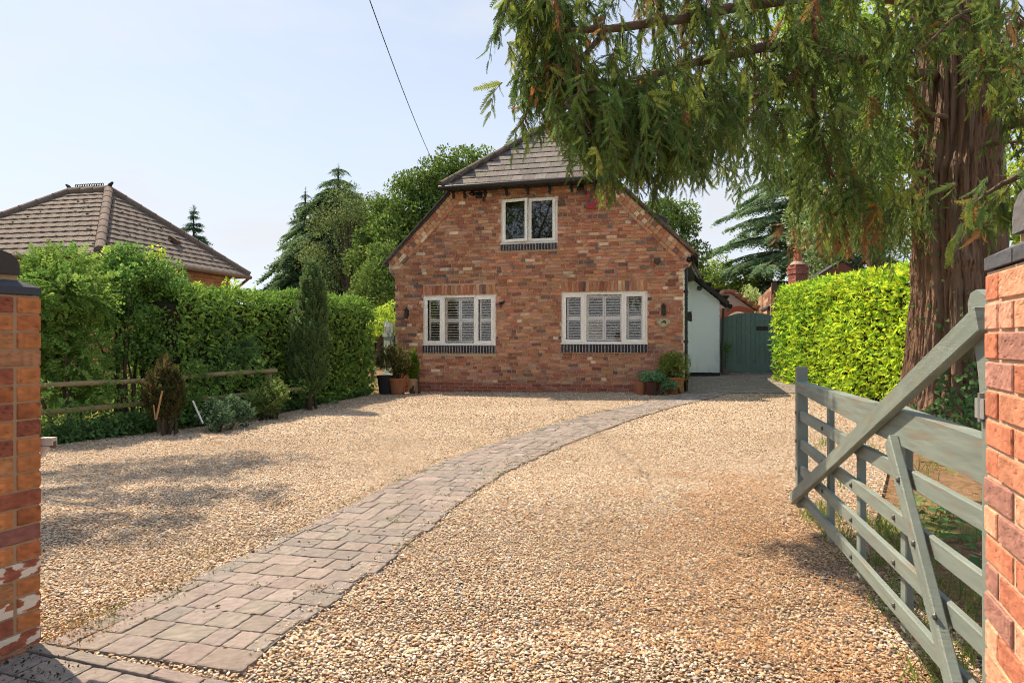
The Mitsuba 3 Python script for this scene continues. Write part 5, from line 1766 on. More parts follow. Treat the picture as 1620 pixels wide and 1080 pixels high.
def feathery(key, label, lumps, n, size, pal, base, up=.15, droop=.25, cat='shrub', frs=FRONDS_S, out=1.0, fill=.5):
    lumps = np.asarray(lumps)
    P, d, i = lump_points(lumps, n, fill)
    lum = rng.uniform(.85, 1.15, len(lumps))[i]
    ax = unit(d * out + rdir(n) * .45 + [0, 0, up - droop * rng.random()])
    nr = unit(rdir(n) * .8 + [0, 0, 1.0])
    put(key + '__foliage', many(frs, ax, nr, size * rng.uniform(.6, 1.3, n), P, pick(pal, [1] * len(pal), n, .22, .06) * lum[:, None]), 'mat_leaf')
    stems(key, base, lumps[:: max(1, len(lumps) // 6), :3], .03)
    lab(key, label, cat)


def shrub(key, label, lumps, n, size, pal, wts, base, tmpl=(RHOMB,), cat='shrub', mat='mat_leaf', **kw):
    lumps = np.asarray(lumps)
    put(key + '__foliage', leafy(lumps, n, size, pal, wts, tmpl, **kw), mat)
    stems(key, base, lumps[:: max(1, len(lumps) // 6), :3], .03)
    lab(key, label, cat)


FEA = lf((.075, .125, .028), (.055, .10, .025), (.095, .145, .035), k=2.7)
feathery('feathery_conifer', 'light green feathery conifer shrub just behind the left gate pillar', np.vstack([clumps(balls((85, 470, 9.95, .46), (70, 540, 9.95, .48), (110, 440, 10.25, .38), (130, 490, 10.25, .36), (100, 560, 10.15, .45), (60, 430, 10.15, .30)), 9, .5), clumps(balls((75, 600, 10.15, .4), (120, 620, 10.25, .36)), 5, .5)]), 3600, .20, FEA, (-6.3, 9.9))
IVYC = lf((.05, .09, .022), (.035, .068, .02), (.08, .12, .03), k=3.7)
shrub('ivy_bush', 'rounded dark bush smothered in ivy with sunlit tips, below the bungalow roof corner', clumps(balls((205, 455, 11.20, .62), (170, 440, 11.20, .42), (245, 460, 11.30, .50), (200, 520, 11.10, .60), (250, 530, 11.10, .50), (165, 500, 11.10, .4), (210, 420, 11.40, .38), (215, 575, 11.00, .5)), 11, .42), 17000, .062, IVYC, [3, 3, 1.2], (-5.9, 10.7), out=.7)
feathery('yew_bush', 'dark feathery evergreen bush between the ivy covered bush and the laurel hedge', clumps(balls((315, 505, 11.85, .46), (290, 545, 11.65, .5), (345, 535, 12.05, .45), (288, 475, 12.05, .34), (338, 505, 12.15, .32), (310, 580, 11.65, .45), (355, 570, 12.05, .4)), 9, .45), 4000, .19, G_DARK, (-5.3, 11.3))
shrub('tall_weedy_shrub', 'wispy yellow green shoots standing up above the dark evergreen bush', clumps(balls((312, 458, 12.10, .12), (345, 466, 12.20, .10), (282, 445, 12.00, .13), (240, 412, 11.50, .22), (180, 408, 11.50, .2), (365, 462, 12.40, .2)), 6, .5), 700, .06, G_LIME, [2, 2, 2, 1], (-5.6, 11.6), out=.6, up=.8)
feathery('slim_cypress', 'slim dark green cypress column standing between the two dark laurel hedges', np.array([[*(at(490, 600 - k * 14.0, 12.9) + rng.normal(0, .03, 3)), r, r, .30] for k, r in zip(range(12), [.26, .29, .31, .31, .30, .29, .27, .25, .22, .18, .13, .08])]), 4200, .20, lf((.038, .062, .024), (.052, .08, .029), (.03, .05, .021), k=2.8), (-3.75, 12.9), up=1.9, droop=.0, cat='conifer', out=.55)
feathery('brown_conifer', 'small half dead brown conifer standing against the rail fence', np.array([[*at(260, 650 - k * 10, 9.9), r, r, .16] for k, r in zip(range(7), [.20, .24, .25, .24, .21, .15, .08])]), 1500, .13, lf((.045, .055, .02), (.05, .045, .02), (.035, .046, .016), (.06, .045, .022), k=1.9), (-4.95, 9.9), up=1.6, droop=0, cat='conifer', out=.6)
feathery('small_conifer', 'low olive green conifer in front of the dark laurel hedge beside the fence end', clumps(balls((418, 625, 11.5, .27), (410, 640, 11.4, .24), (428, 640, 11.4, .22)), 7, .5), 1300, .12, lf((.07, .095, .03), (.055, .08, .025)), (-4.05, 11.5), up=.9, droop=0, cat='conifer')
shrub('spurge_mound', 'grey green mounded plant at the edge of the gravel below the fence', clumps(balls((362, 648, 10.3, .22), (338, 652, 10.2, .20), (385, 658, 10.5, .20), (350, 668, 10.0, .18)), 8, .5), 2600, .06, lf((.06, .105, .06), (.05, .085, .05), (.07, .105, .06), k=2.0), [2, 2, 1], (-4.4, 10.3), (SLIM, RHOMB), cat='plant')
# ivy trailing along the foot of the fence
pl_ = MB()
lum = []
for t in np.linspace(0, 1, 46):
    b = np.array([np.interp(t, np.linspace(0, 1, 8), [-6.45, -6.0, -5.55, -5.1, -4.6, -4.25, -3.85, -3.35]), np.interp(t, np.linspace(0, 1, 8), [8.2, 9.3, 10.1, 11.0, 11.9, 12.8, 14.0, 15.6])])
    for k in range(3):
        p = b + [rng.normal(-.12, .16), rng.normal(.05, .2)]
        r = rng.uniform(.12, .24) * (1 if t < .45 else .7)
        lum.append([p[0], p[1], g1(*p) + r * .45, r * 1.25, r * 1.25, r * .8])
put('ground_ivy', leafy(np.array(lum), 15000, .062, lf((.035, .07, .024), (.05, .09, .03), (.028, .05, .02)), [2, 2, 1], (RHOMB,), up=.9, out=.5), 'mat_laurel')
lab('ground_ivy', 'dark ivy sprawling along the foot of the rail fence', 'ivy', kind='stuff')
lum = []
for k in range(120):
    t = rng.random()
    b = np.array([-6.9 + 3.5 * t, 9.6 + 5.6 * t]) + rng.normal(0, .22, 2) + [-.15, .35]
    r = rng.uniform(.18, .34)
    lum.append([b[0], b[1], g1(*b) + rng.uniform(.1, 1.05), r, r, r])
put('undergrowth', leafy(np.array(lum), 18000, .07, IVYC + G_LIME, [3, 3, 2, .4, .4, .4, .4], (RHOMB, SLIM), up=.6), 'mat_leaf')
lab('undergrowth', 'mixed leafy undergrowth behind the rail fence', 'undergrowth', kind='stuff')
p, q = at(305, 634, 10.0), at(321, 667, 9.9)
lum = []
for k in range(34):
    t = rng.uniform(-.1, .95)
    b = fa + (fb - fa) * t + rng.normal(0, .04, 2) + [.03, -.03]
    r = rng.uniform(.07, .15)
    lum.append([b[0], b[1], g1(*b) + rng.choice([.30, .42, .62, .85]) + rng.normal(0, .06), r, r, r])
put('hedge_sprigs', leafy(np.array(lum), 2600, .065, IVYC, [3, 2, 1], (RHOMB, SLIM), up=.5), 'mat_leaf')
lab('hedge_sprigs', 'leafy sprigs poking through and over the rails of the fence', 'foliage', kind='stuff')
put('white_stake', (*tube([p, q - [0, 0, .02]], .014, 6), [.55, .55, .55]), 'mat_gloss', True)
lab('white_stake', 'thin white stake leaning by the fence beside the brown conifer', 'stake')
for k, (a, b) in enumerate((((257, 618), (247, 663)), ((243, 640), (246, 664)))):
    key = ('garden_cane', 'garden_cane_001')[k]
    put(key, (*tube([at(*a, 9.55), at(*b, 9.5)], .012 - .003 * k, 6), [.34, .20, .10]), 'mat_matte', True)
    lab(key, ('longer brown cane leaning against the brown conifer', 'short thin brown cane at the foot of the brown conifer')[k], 'cane')


# ------------------------------------------------------------------ plants in pots
def pot(key, label, x, y, r, h, col, flare=.78, cat='plant pot', M=None):
    z = g1(x, y) + .01
    prof = [(0, 0), (r * flare, 0), (r * (flare + .12), h * .5), (r, h * .86), (r * 1.06, h * .87), (r * 1.06, h), (r * .92, h), (r * .86, h * .8), (0, h * .8)]
    v, f = lathe(prof, 20, x, y, z)
    c = np.asarray(col) * (.8 + .4 * meshkit.fbm(v * 14, 3))[:, None]
    put(key, (v, f, c), 'mat_brick', 40 if False else False)
    lab(key, label, cat)
    return z + h


TERRA = [.33, .135, .07]
x, y = -2.42, 15.85
zt = pot('terracotta_pot', 'terracotta pot holding the round variegated bush at the left house corner', -2.58, 15.72, .19, .36, TERRA)
b = np.array([-2.62, 15.75, zt + .32])
shrub('potted_bush', 'round cream and green variegated bush in the terracotta pot at the left house corner', lumpy(b, (.33, .30, .42), 22, .42), 3600, .05, [(.10, .12, .03), (.30, .27, .10), (.07, .085, .03), (.14, .10, .06)], [3, 1.4, 3, 1], (-2.58, 15.72), cat='potted bush')
zt = pot('cream_pot', 'pale clay pot holding the narrow golden conifer beside the brick wall', -2.25, 15.86, .135, .33, [.40, .25, .15])
feathery('golden_conifer', 'narrow lime green conifer in a pale pot against the brick wall', np.array([[-2.25, 15.86, zt + .04 + .085 * k, r, r, .1] for k, r in zip(range(7), [.10, .125, .13, .12, .10, .07, .035])]), 1300, .07, [(.12, .22, .02), (.16, .26, .025), (.08, .16, .02)], (-2.25, 15.86), up=1.6, droop=0, cat='conifer', out=.6)
zt = pot('dark_pot', 'dark glazed pot behind the terracotta pot at the left house corner', -2.86, 15.80, .20, .42, [.03, .03, .035])
zt = pot('terracotta_pot_001', 'large terracotta pot with a round green bush by the downpipe', 3.36, 14.36, .20, .34, [.36, .17, .075])
shrub('potted_bush_001', 'round fine leaved green bush in the large terracotta pot by the downpipe', lumpy((3.30, 14.38, zt + .17), (.33, .3, .33), 22, .42), 4200, .05, lf((.05, .075, .02), (.07, .095, .022), (.10, .10, .03)), [3, 2, 1], (3.34, 14.36), (SLIM, RHOMB), cat='potted bush', up=.6)
zt = pot('brown_pot', 'small dark brown glazed pot in front of the brick wall at the right', 2.86, 14.20, .14, .26, [.10, .04, .03])
shrub('trailing_plant', 'blue green trailing plant spilling over small pots below the round bush', clumps(np.array([[3.02, 14.12, .55, .17, .17, .12], [3.18, 14.05, .42, .15, .13, .11], [2.78, 14.28, .62, .14, .14, .13], [2.95, 14.2, .63, .12, .12, .1]]), 8, .5), 2200, .05, lf((.05, .105, .055), (.065, .12, .06), (.04, .08, .04)), [2, 2, 1], (2.95, 14.2), (SLIM, RHOMB), cat='plant')
zt = pot('terracotta_pot_002', 'small terracotta pot at the left end of the pots by the right house corner', 2.66, 14.36, .12, .27, TERRA)
for k, (s, side) in enumerate(((7.62, 'left'), (9.02, 'right'))):
    p = hl(s, 5.28)
    nm = '' if k == 0 else '_001'
    zt = pot('stone_planter' + nm, f'small round stone planter at the {side} foot of the arched green gate', p[0], p[1], .13, .17, [.18, .15, .13])
    zt -= .02
    put('lollipop_tree%s__stem' % nm, (*tube([(p[0], p[1], zt - .1), (p[0], p[1], zt + .5)], .012, 6), [.09, .06, .04]), 'mat_bark', True)
    put('lollipop_tree%s__crown' % nm, leafy(lumpy((p[0], p[1], zt + .58), (.17, .17, .16), 14, .45), 900, .04, G_DARK, [1, 1, 1, 1], (RHOMB,)), 'mat_leaf')
    lab('lollipop_tree' + nm, f'small ball headed tree in the planter at the {side} side of the arched green gate', 'potted tree')

# ------------------------------------------------------------------ the big conifer
lab('big_conifer', 'huge old conifer with a fluted brown trunk and drooping branches over the drive', 'tree')
TC = np.array([5.98, 9.35])
nz, na = 170, 260
zz = np.linspace(-.1, 9.0, nz)
th = np.linspace(0, 2 * PI, na, endpoint=False)
Z, A = np.meshgrid(zz, th, indexing='ij')
R0 = .465 - .015 * Z + .26 * np.exp(-np.maximum(Z, 0) / .34) * (1 + .35 * np.sin(A * 5 + 1.0)) + .10 * np.exp(-np.maximum(Z, 0) / 1.6)
wob = A + .12 * np.sin(Z * .9) + .07 * np.sin(Z * 2.3 + 1)
flute = .10 * np.abs(np.sin(wob * 4.5 + .8 * np.sin(wob * 2))) ** .55 + .045 * np.abs(np.sin(wob * 11.3 + 1.4 * np.sin(wob * 3) + .5 * Z)) ** .6 - .07 + .05 * np.cos(wob * 3 + .4)
q = np.stack([np.cos(A) * 5, np.sin(A) * 5, Z * .55], -1)
fine = .085 * (np.abs(meshkit.fbm(q * 1.7, 4, seed=4) - .5) * 2) ** .8 + .05 * (meshkit.fbm(q * [4.5, 4.5, 1.6], 3, seed=9) - .5)
knot = sum(.09 * np.exp(-(((A - a0 + PI) % (2 * PI) - PI) / .28) ** 2 - ((Z - z0) / .14) ** 2) * (meshkit.noise(q * [6, 6, 20], 5) + .2) for a0, z0 in ((4.25, 2.15), (4.05, 3.35), (5.0, 4.0), (4.3, 1.0)))
RR = R0 + flute + fine + knot
bx_, by_ = TC[0] + RR * np.cos(A) + .02 * Z * 0, TC[1] + RR * np.sin(A)
v = np.stack([bx_, by_, Z + g1(*TC)], -1).reshape(-1, 3)
i, j = np.meshgrid(np.arange(nz - 1), np.arange(na), indexing='ij')
f = np.stack([i * na + j, i * na + (j + 1) % na, (i + 1) * na + (j + 1) % na, (i + 1) * na + j], -1).reshape(-1, 4)
strip = meshkit.fbm(q * [3.0, 3.0, .8] + 9, 4, seed=6)
tc = np.array([.178, .112, .078]) * (.5 + .95 * strip)[..., None]
grey = np.clip((meshkit.fbm(q * [2, 2, .9] + 3, 3, seed=2) - .5) * 4, 0, 1)[..., None]
tc = tc * (1 - .55 * grey) + np.array([.21, .175, .145]) * (.7 + .5 * strip)[..., None] * .5 * grey
put('big_conifer__trunk', (v, f, tc.reshape(-1, 3)), 'mat_bark', True)

sb_ = MB()
for a_, z_, l_ in ((3.7, 2.6, .35), (4.1, 3.1, .22), (4.9, 3.6, .3), (4.5, 4.4, .4), (5.3, 2.9, .2), (3.9, 4.0, .5), (4.35, 1.7, .12)):
    p_ = np.array([TC[0] + .5 * math.cos(a_), TC[1] + .5 * math.sin(a_), z_ + .25])
    e_ = p_ + np.array([math.cos(a_) * l_, math.sin(a_) * l_, -.25 * l_]) + np.array([math.cos(a_), math.sin(a_), 0]) * .12
    sb_.add(*trunk_tube([p_, (p_ + e_) / 2 + [0, 0, .02], e_], [.045, .028, .016], (.16, .11, .08), 7))
put('big_conifer__branch_stubs', sb_, 'mat_bark', True)
lab('big_conifer__branch_stubs', 'short dead branch stubs on the trunk', kind='stuff')
BOUGHS = [
    [(1490, 40, 9.3), (1380, -10, 9.0), (1230, 0, 8.8), (1080, 30, 8.6), (960, 45, 8.4), (880, 40, 8.3), (805, 25, 8.2)],
    [(1480, 120, 9.2), (1380, 100, 8.9), (1260, 75, 8.7), (1150, 90, 8.5), (1060, 115, 8.3), (960, 140, 8.1), (895, 165, 8.0)],
    [(1470, 190, 9.1), (1390, 105, 8.6), (1300, 100, 8.3), (1200, 150, 8.0), (1110, 165, 7.8), (1040, 170, 7.6)],
    [(960, 45, 8.4), (900, 110, 8.4), (860, 128, 8.4), (825, 170, 8.4)],
    [(1300, 100, 8.3), (1290, 200, 8.2), (1320, 290, 8.1), (1350, 320, 8.0)],
    [(1480, 300, 9.3), (1420, 310, 9.2), (1370, 350, 9.1), (1330, 345, 9.0)],
    [(1470, 240, 9.5), (1380, 180, 9.6), (1280, 190, 9.7), (1190, 225, 9.8)],
    [(1380, -10, 9.0), (1330, -40, 8.2), (1280, 20, 7.6), (1330, 90, 7.2)],
    [(1540, 80, 8.8), (1540, 20, 8.0), (1500, 40, 7.2), (1440, 90, 6.8)],
    [(1580, 100, 8.9), (1620, 40, 7.6), (1640, 70, 6.6), (1600, 130, 6.2)],
    [(1590, 200, 9.2), (1680, 190, 7.0), (1660, 250, 5.4), (1600, 292, 5.1), (1540, 322, 5.0)],
    [(1130, 20, 8.7), (1100, -30, 8.5), (1010, -30, 8.4), (930, -20, 8.3)],
    [(1480, 0, 9.0), (1420, -190, 7.0), (1310, -330, 6.0), (1150, -420, 5.4)],
    [(1560, -60, 9.0), (1540, -330, 6.5), (1450, -480, 5.2), (1240, -560, 4.6)],
]


def nearer(px, yy):
    """The outer boughs reach towards the gateway as they spread away from the trunk."""
    return yy - (2.9 * min(max((1480 - px) / 560, 0), 1) if 7.5 < yy < 9.4 else 0)


bp = []
bm = MB()
for k, bw in enumerate(BOUGHS):
    p = np.array([at(a_, b_, nearer(a_, c_)) for a_, b_, c_ in bw])
    t = np.linspace(0, 1, len(p))
    tt = np.linspace(0, 1, 26)
    from scipy.interpolate import make_interp_spline
    p = make_interp_spline(t, p, k=min(3, len(p) - 1))(tt)
    L = np.linalg.norm(np.diff(p, axis=0), axis=1).sum()
    p = p + .035 * np.cumsum(rng.normal(0, .25, p.shape), 0) * np.sin(tt * PI)[:, None]
    bm.add(*trunk_tube(p, np.linspace(.014 + .0095 * L, .008, 26), (.13, .09, .065), 7))
    bp.append(p)
ALLB = np.vstack(bp)
CL = [  # clumps of hanging sprays: (px, py, distance, branchlets, length)
    (800, 0, 8.2, 8, .7), (812, 40, 8.2, 9, .75), (835, 10, 8.3, 12, .9), (850, 60, 8.3, 12, .75), (880, 20, 8.4, 11, .9), (900, 70, 8.4, 11, .7), (925, 10, 8.5, 7, .7), (915, 110, 8.4, 6, .5),
    (828, 150, 8.4, 6, .35), (845, 120, 8.4, 9, .5), (870, 110, 8.4, 10, .6), (890, 130, 8.4, 8, .55), (940, 60, 8.4, 5, .5), (970, 40, 8.5, 5, .6), (985, 80, 8.5, 6, .5),
    (885, 175, 8.0, 11, .55), (905, 190, 8.0, 12, .62), (925, 160, 8.0, 13, .75), (950, 140, 8.1, 14, .75), (975, 125, 8.1, 14, .75), (960, 185, 8.0, 12, .8), (905, 235, 7.9, 8, .45), (940, 240, 7.9, 6, .42),
    (1000, 145, 8.1, 14, .85), (985, 225, 7.9, 14, .85), (1005, 200, 8.0, 13, .85), (1030, 170, 7.8, 14, .95), (1050, 205, 7.7, 13, .8), (1070, 165, 7.7, 14, .95), (1075, 225, 7.8, 12, .68),
    (1000, 0, 8.4, 6, .5), (1040, 50, 8.5, 7, .5), (1080, 40, 8.6, 11, .7), (1110, 20, 8.6, 11, .7), (1060, 100, 8.3, 9, .6), (1095, 120, 8.3, 13, .85), (1120, 165, 7.9, 14, .85), (1145, 120, 8.5, 13, .8), (1105, 210, 7.9, 11, .55),
    (1150, 200, 8.0, 12, .7), (1170, 160, 8.1, 13, .8), (1160, 40, 8.7, 11, .8), (1200, 110, 8.6, 12, .8), (1190, 190, 8.4, 12, .75), (1200, 10, 8.8, 11, .8), (1240, 60, 8.7, 11, .8), (1230, 160, 8.3, 12, .85), (1215, 235, 9.8, 9, .6),
    (1250, 230, 9.5, 12, .75), (1285, 180, 8.3, 13, .9), (1270, 110, 8.5, 10, .7), (1290, 270, 8.5, 12, .75), (1315, 220, 8.3, 12, .85), (1320, 310, 8.1, 13, .75), (1350, 250, 8.6, 11, .85), (1355, 330, 8.1, 13, .7), (1385, 300, 9.0, 12, .8), (1400, 240, 9.4, 10, .85),
    (1415, 330, 9.2, 11, .7), (1300, 335, 9.5, 9, .55), (1360, 355, 9.5, 9, .5), (1410, 350, 9.45, 9, .6), (1430, 290, 9.5, 8, .8), (1390, 200, 9.5, 8, .8), (1300, 20, 8.0, 9, .8), (1330, 110, 7.4, 12, .6), (1360, 40, 8.6, 9, .8), (1370, 150, 8.8, 11, .8), (1410, 130, 8.8, 12, .9), (1430, 60, 8.9, 10, .8), (1425, 95, 7.6, 9, .5), (1460, 40, 8.4, 10, .7), (1425, 200, 9.2, 9, .7),
    (1470, 40, 7.2, 8, .35), (1500, 15, 7.4, 9, .35), (1530, 10, 7.6, 8, .35), (1545, 60, 7.4, 5, .3), (1570, 70, 6.6, 9, .4), (1600, 120, 6.2, 13, .40), (1615, 60, 6.6, 12, .5), (1630, 100, 6.4, 12, .5), (1590, 20, 7.4, 11, .5), (1610, 190, 6.6, 9, .4), (1635, 160, 6.4, 10, .5), (1500, 0, 7.8, 10, .5), (1450, 0, 8.2, 10, .6), (1400, 10, 8.6, 9, .6), (1560, 10, 7.8, 9, .5),
    (1100, -30, 8.5, 12, .7), (1030, -40, 8.4, 10, .6), (950, -40, 8.3, 10, .6), (880, -30, 8.3, 10, .7), (820, -30, 8.2, 9, .7), (1180, -40, 8.8, 12, .7), (1260, -30, 8.8, 12, .7), (1340, -50, 8.2, 12, .7),
    (1600, 295, 5.1, 9, .26), (1575, 305, 5.05, 8, .26), (1545, 322, 5.0, 7, .20), (1620, 300, 5.1, 10, .3), (1640, 270, 5.3, 9, .3),
    (1290, -340, 6.0, 12, .7), (1190, -400, 5.6, 12, .6), (1360, -280, 6.4, 12, .7), (1140, -430, 5.4, 9, .6), (1460, -480, 5.2, 14, .7), (1350, -520, 4.9, 13, .6), (1250, -560, 4.6, 10, .5), (1500, -400, 6.0, 14, .8),
]
GREEN_C = lf((.052, .082, .024), (.068, .098, .026), (.038, .062, .02), (.086, .112, .026), (.055, .086, .034), (.11, .128, .026), k=2.6)
N_CL = len(CL)
for p in bp[:8]:
    for q in p[6:-1:2]:
        c_ = (810 + FOC * q[0] / q[1], 540 - FOC * (q[2] - EYE + .07) / q[1])
        if not (880 < c_[0] < 1060 and c_[1] < 110):
            CL.append((*c_, q[1], 4, .38))
tw = MB()
AX, NR, PP, SS, CC = [], [], [], [], []
for i_c, (px, py, yy, nb_, ln) in enumerate(CL):
    k_ = nearer(px, yy) / yy if i_c < N_CL else 1
    yy, ln = yy * k_, ln * k_
    px += 0 if i_c >= N_CL else 22 if px < 880 and py < 150 else (48 - .3 * max(px - 900, 0) if px < 1040 and py > 140 else 0)
    c = at(px, py, yy)
    near_ = ALLB[np.argmin(np.linalg.norm(ALLB - c - [0, 0, .05], axis=1))]
    tone = rng.uniform(.8, 1.2)
    if np.linalg.norm(near_ - c) > .12:
        mid_ = (near_ + c) / 2 + [0, 0, .05]
        tw.add(*tube([near_, mid_, c], [.012, .009, .004], 5), [.13, .085, .06])
    dead = rng.random() < .055
    for _ in range(int(nb_ * (1.55 if px > 880 else 1.35))):
        c = c - [0, 0, 0]
        s = c + rng.normal(0, 1, 3) * [.21 if px > 900 else .14, .26, .17] * (yy / 8.5)
        L = ln * rng.uniform(.5, 1.1) * .76
        h = rng.uniform(0, 2 * PI)
        d0 = np.array([math.cos(h), math.sin(h), rng.uniform(-.2, .35)])
        nn_ = max(4, int(L * 25 / k_))
        t = np.linspace(0, 1, nn_)
        p = s + d0 * (L * .34 * (1 - (1 - t) ** 2))[:, None] + np.array([0, 0, -1]) * (L * .92 * t ** 1.35)[:, None]
        tw.add(*tube(p[[0, nn_ // 2, -1]], [.005, .004, .002], 3, cap=False), [.13, .085, .055])
        tg = unit(np.gradient(p, axis=0))
        sd = unit(np.cross(tg, [math.cos(h + 1.2), math.sin(h + 1.2), .3]))
        br_ = dead and rng.random() < .6 or rng.random() < .045
        sg_ = np.where(np.arange(nn_) % 2 == 0, 1, -1)[:, None]
        ax = unit(tg * .62 + sd * sg_ * rng.uniform(.35, .95, (nn_, 1)) + np.array([0, 0, -.42]) + rng.normal(0, .16, (nn_, 3)))
        AX.append(ax)
        NR.append(unit(np.cross(ax, tg) * .4 + rng.normal(0, .6, (nn_, 3)) + [0, -.25, .25]))
        PP.append(p)
        SS.append((.5 + .5 * k_) * rng.uniform(.12, .225, nn_) * (1.08 - .45 * t))
        if br_:
            C = pick([(.32, .16, .07), (.24, .13, .065), (.50, .27, .06)], [2, 3, .5], 1, .2)[0] * np.ones((nn_, 1))
        else:
            C = pick(GREEN_C, [3, 2.5, 2, 1.2, 1, .8], 1, .2)[0] * tone * np.ones((nn_, 1)) * rng.uniform(.85, 1.15, (nn_, 1))
        CC.append(C)
AX, NR, PP, SS, CC = map(np.concatenate, (AX, NR, PP, SS, CC))
put('big_conifer__crown', many(FRONDS, AX, NR, SS, PP, np.clip(CC, .01, .6)), 'mat_leaf')
put('big_conifer__bough', bm, 'mat_bark', True)
put('big_conifer__twigs', tw, 'mat_matte')
# ivy climbing the foot of the trunk
n = 1500
a = rng.uniform(3.3, 6.4, n)
z = rng.gamma(1.6, .38, n)
z = np.where(rng.random(n) < .35, np.abs(rng.normal(.2, .25, n)), z)
keepi = meshkit.fbm(np.c_[a * 2.2, z * 1.8, z * 0], 3, seed=12) > .47
a, z = a[keepi], z[keepi]
rr = np.interp(z, [0, .3, .8, 2, 4], [.95, .78, .68, .63, .58]) + rng.uniform(.0, .05, len(a))
P = np.c_[TC[0] + rr * np.cos(a), TC[1] + rr * np.sin(a), z + g1(*TC)]
d = np.c_[np.cos(a), np.sin(a), 0 * a]
ivl = (np.array([[0, 0, 0], [.25, .42, .03], [.5, .22, 0], [1, 0, -.08], [.5, -.22, 0], [.25, -.42, .03]]), np.array([[0, 1, 2], [0, 2, 3], [0, 3, 4], [0, 4, 5]]))
put('trunk_ivy', many([ivl], unit(rdir(len(a)) * .7 + [0, 0, -.5]), unit(d + rdir(len(a)) * .5), .075 * rng.uniform(.6, 1.3, len(a)), P, pick(lf((.035, .07, .025), (.06, .10, .04), (.025, .05, .02)), [2, 1, 1], len(a), .2)), 'mat_laurel')
lab('trunk_ivy', 'dark ivy climbing the foot of the big conifer trunk', 'ivy')

# ------------------------------------------------------------------ ground under the open gate: ivy, tufts of grass, fallen needles
def strip(t, off):
    """Points beside the open gate: t metres along it, off to its right."""
    d = np.array([.209, .978])
    return np.array([1.337, 1.975]) + np.multiply.outer(t, d) + np.multiply.outer(off, [.978, -.209])


n = 2600
t, o = rng.uniform(.6, 6.5, n), rng.uniform(.35, 4.0, n)
p = strip(t, 0 * t) + np.stack([.978 * o, -.209 * o], 1)
keepg = (meshkit.fbm(np.c_[p * 1.1, 0 * t], 3, seed=21) > .44) & (p[:, 0] > rbx(p[:, 1]) + .25)
p = p[keepg]
n = len(p)
lum = np.c_[p, gz(p[:, 0], p[:, 1]) + rng.uniform(.0, .10, n)]
d = rdir(n)
put('bank_ivy', many([ivl], unit(np.c_[d[:, :2], -.2 * np.ones(n)]), unit(np.c_[rng.normal(0, .4, (n, 2)), np.ones(n)]), .085 * rng.uniform(.6, 1.2, n), lum, pick(lf((.04, .08, .028), (.06, .11, .04), (.028, .05, .02)), [2, 1.5, 1], n, .2)), 'mat_laurel')
lab('bank_ivy', 'low ivy carpeting the ground behind the open gate', 'ivy', kind='stuff')
BLADE = (np.array([[0, -.025, 0], [0, .025, 0], [.55, .018, .05], [.55, -.018, .05], [1, 0, -.12]]), np.array([[0, 1, 2], [0, 2, 3], [3, 2, 4]]))
pts = []
for k in range(130):
    t, o = rng.uniform(.2, 3.4), .12 + abs(rng.normal(.25, .3))
    if rng.random() < .3:
        t, o = rng.uniform(1, 7), rng.uniform(.6, 2.4)
    c = strip(np.array(t), np.array(o))
    pts.append(c + rng.normal(0, .05, (rng.integers(10, 34), 2)))
p = np.vstack(pts)
n = len(p)
put('grass_tufts', many([BLADE], unit(np.c_[rng.normal(0, .45, (n, 2)), np.ones(n)]), unit(rdir(n)), rng.uniform(.06, .17, n), np.c_[p, gz(p[:, 0], p[:, 1]) - .01], pick(lf((.07, .11, .025), (.10, .13, .03), (.13, .12, .05), (.05, .075, .02), k=2.2), [3, 2, 1, 1], n, .2)), 'mat_leaf')
lab('grass_tufts', 'tufts of grass along the foot of the open gate', 'grass', kind='stuff')
NEED = (np.array([[0, -.03, 0], [0, .03, 0], [1, .02, .03], [1, -.02, .03]]), np.array([[0, 1, 2], [0, 2, 3]]))
n = 34000
t = rng.uniform(-.8, 4.6, n)
o = rng.normal(-.35, .62, n)
p = strip(t, 0 * t) + np.stack([.978 * o, -.209 * o], 1)
o2 = rng.uniform(0, 3.5, 9000)
t2 = rng.uniform(-.2, 7, 9000)
p = np.vstack([p, strip(t2, 0 * t2) + np.stack([.978 * o2, -.209 * o2], 1)])
dens = meshkit.fbm(np.c_[p * 1.5, p[:, :1] * 0], 3, seed=31)
p = p[(dens > .42) & (p[:, 1] > 1.2)]
n = len(p)
d = rdir(n)
put('needle_litter', many([NEED], unit(np.c_[d[:, :2], .12 * d[:, 2]]), unit(np.c_[rng.normal(0, .3, (n, 2)), np.ones(n)]), rng.uniform(.02, .05, n), np.c_[p, gz(p[:, 0], p[:, 1]) + rng.uniform(.014, .030, n) - .012 * (p[:, 0] > rbx(p[:, 1]))], pick([(.42, .225, .10), (.31, .16, .075), (.50, .33, .18), (.19, .11, .065)], [3, 3, 1.5, 1], n, .2)), 'mat_matte')
lab('needle_litter', 'rust coloured fallen needles strewn over the gravel by the gate', 'fallen needles', kind='stuff')
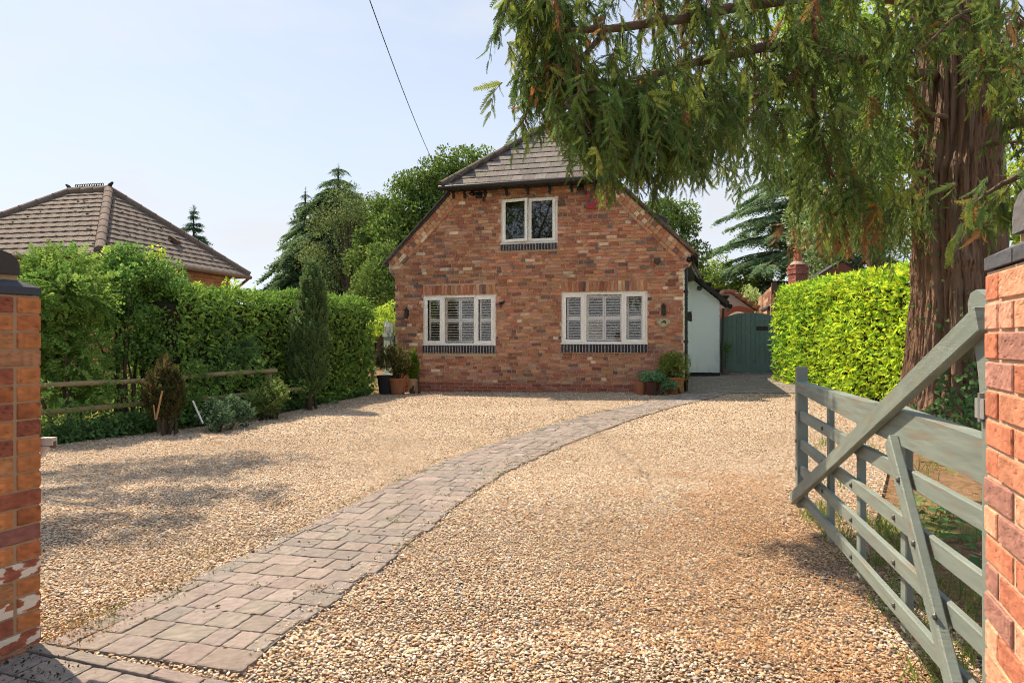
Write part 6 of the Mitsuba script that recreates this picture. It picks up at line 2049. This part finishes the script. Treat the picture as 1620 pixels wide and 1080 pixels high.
# weeds: moss and small plants in the joints of the path and at the pillar foot
pts, cc = [], []
for k in range(130):
    i_ = int(rng.integers(10, 300))
    u = rng.choice([rng.normal(-.02, .05), rng.normal(1.0, .04), rng.random()], p=[.55, .15, .3])
    c = PLs[i_] + (PRs[i_] - PLs[i_]) * u
    m_ = rng.integers(5, 40)
    pts.append(c + rng.normal(0, .035, (m_, 2)))
    cc.append(np.tile(pick([(.10, .15, .03), (.14, .15, .04), (.20, .11, .04), (.07, .09, .03)], [2, 2, 1, 1], 1)[0], (m_, 1)))
for c0, m_, sp, col in (((-2.0, 3.18), 420, .09, (.30, .16, .06)), ((-1.95, 3.32), 260, .10, (.20, .17, .05)), ((-2.1, 2.93), 300, .10, (.06, .07, .03)), ((-1.85, 2.76), 160, .09, (.06, .07, .03)), ((-1.86, 3.75), 240, .10, (.22, .13, .05)), ((-1.95, 4.3), 200, .10, (.20, .17, .05)), ((-1.80, 5.6), 200, .10, (.15, .13, .04))):
    pts.append(np.array(c0) + rng.normal(0, sp, (m_, 2)))
    cc.append(np.tile(col, (m_, 1)))
p, cc = np.vstack(pts), np.vstack(cc)
n = len(p)
put('path_weeds', many([RHOMB, SLIM], unit(np.c_[rng.normal(0, 1, (n, 2)), rng.uniform(.2, 1.0, n)]), unit(rdir(n) + [0, 0, 1]), rng.uniform(.007, .022, n), np.c_[p, gz(p[:, 0], p[:, 1]) + rng.uniform(.016, .026, n)], np.clip(cc * rng.uniform(.7, 1.3, (n, 1)), .01, .8)), 'mat_leaf')
lab('path_weeds', 'small weeds and moss in the joints and edges of the paver path', 'weeds', kind='stuff')
# rough grass beyond the fence
p = np.c_[rng.uniform(-12, -5.5, 9000), rng.uniform(9, 17, 9000)]
p = p[p[:, 0] < np.interp(p[:, 1], [9, 16], [-6.6, -4.2])]
n = len(p)
put('garden_grass', many([BLADE], unit(np.c_[rng.normal(0, .5, (n, 2)), np.ones(n)]), unit(rdir(n)), rng.uniform(.08, .25, n), np.c_[p, gz(p[:, 0], p[:, 1]) - .04], pick(lf((.12, .16, .03), (.16, .17, .05)), [1, 1], n, .2)), 'mat_leaf')
lab('garden_grass', 'rough sunlit grass behind the left shrubs', 'grass', kind='stuff')
for g_, ks in (('brick gate pillars', ('gate_pillar', 'gate_pillar_001')), ('black lanterns on the house front', ('wall_lamp', 'wall_lamp_001')), ('floodlights under the eaves', ('security_light', 'security_light_001')),
               ('planters beside the arched gate', ('stone_planter', 'stone_planter_001')), ('ball headed trees beside the arched gate', ('lollipop_tree', 'lollipop_tree_001')), ('canes by the fence', ('garden_cane', 'garden_cane_001')),
               ('laurel hedges', ('laurel_hedge', 'laurel_hedge_001', 'laurel_hedge_002')), ('terracotta pots by the house', ('terracotta_pot', 'terracotta_pot_001', 'terracotta_pot_002')), ('street trees behind the viewpoint', ('street_tree', 'street_tree_001', 'street_tree_002'))):
    for k_ in ks:
        labels[k_]['group'] = g_
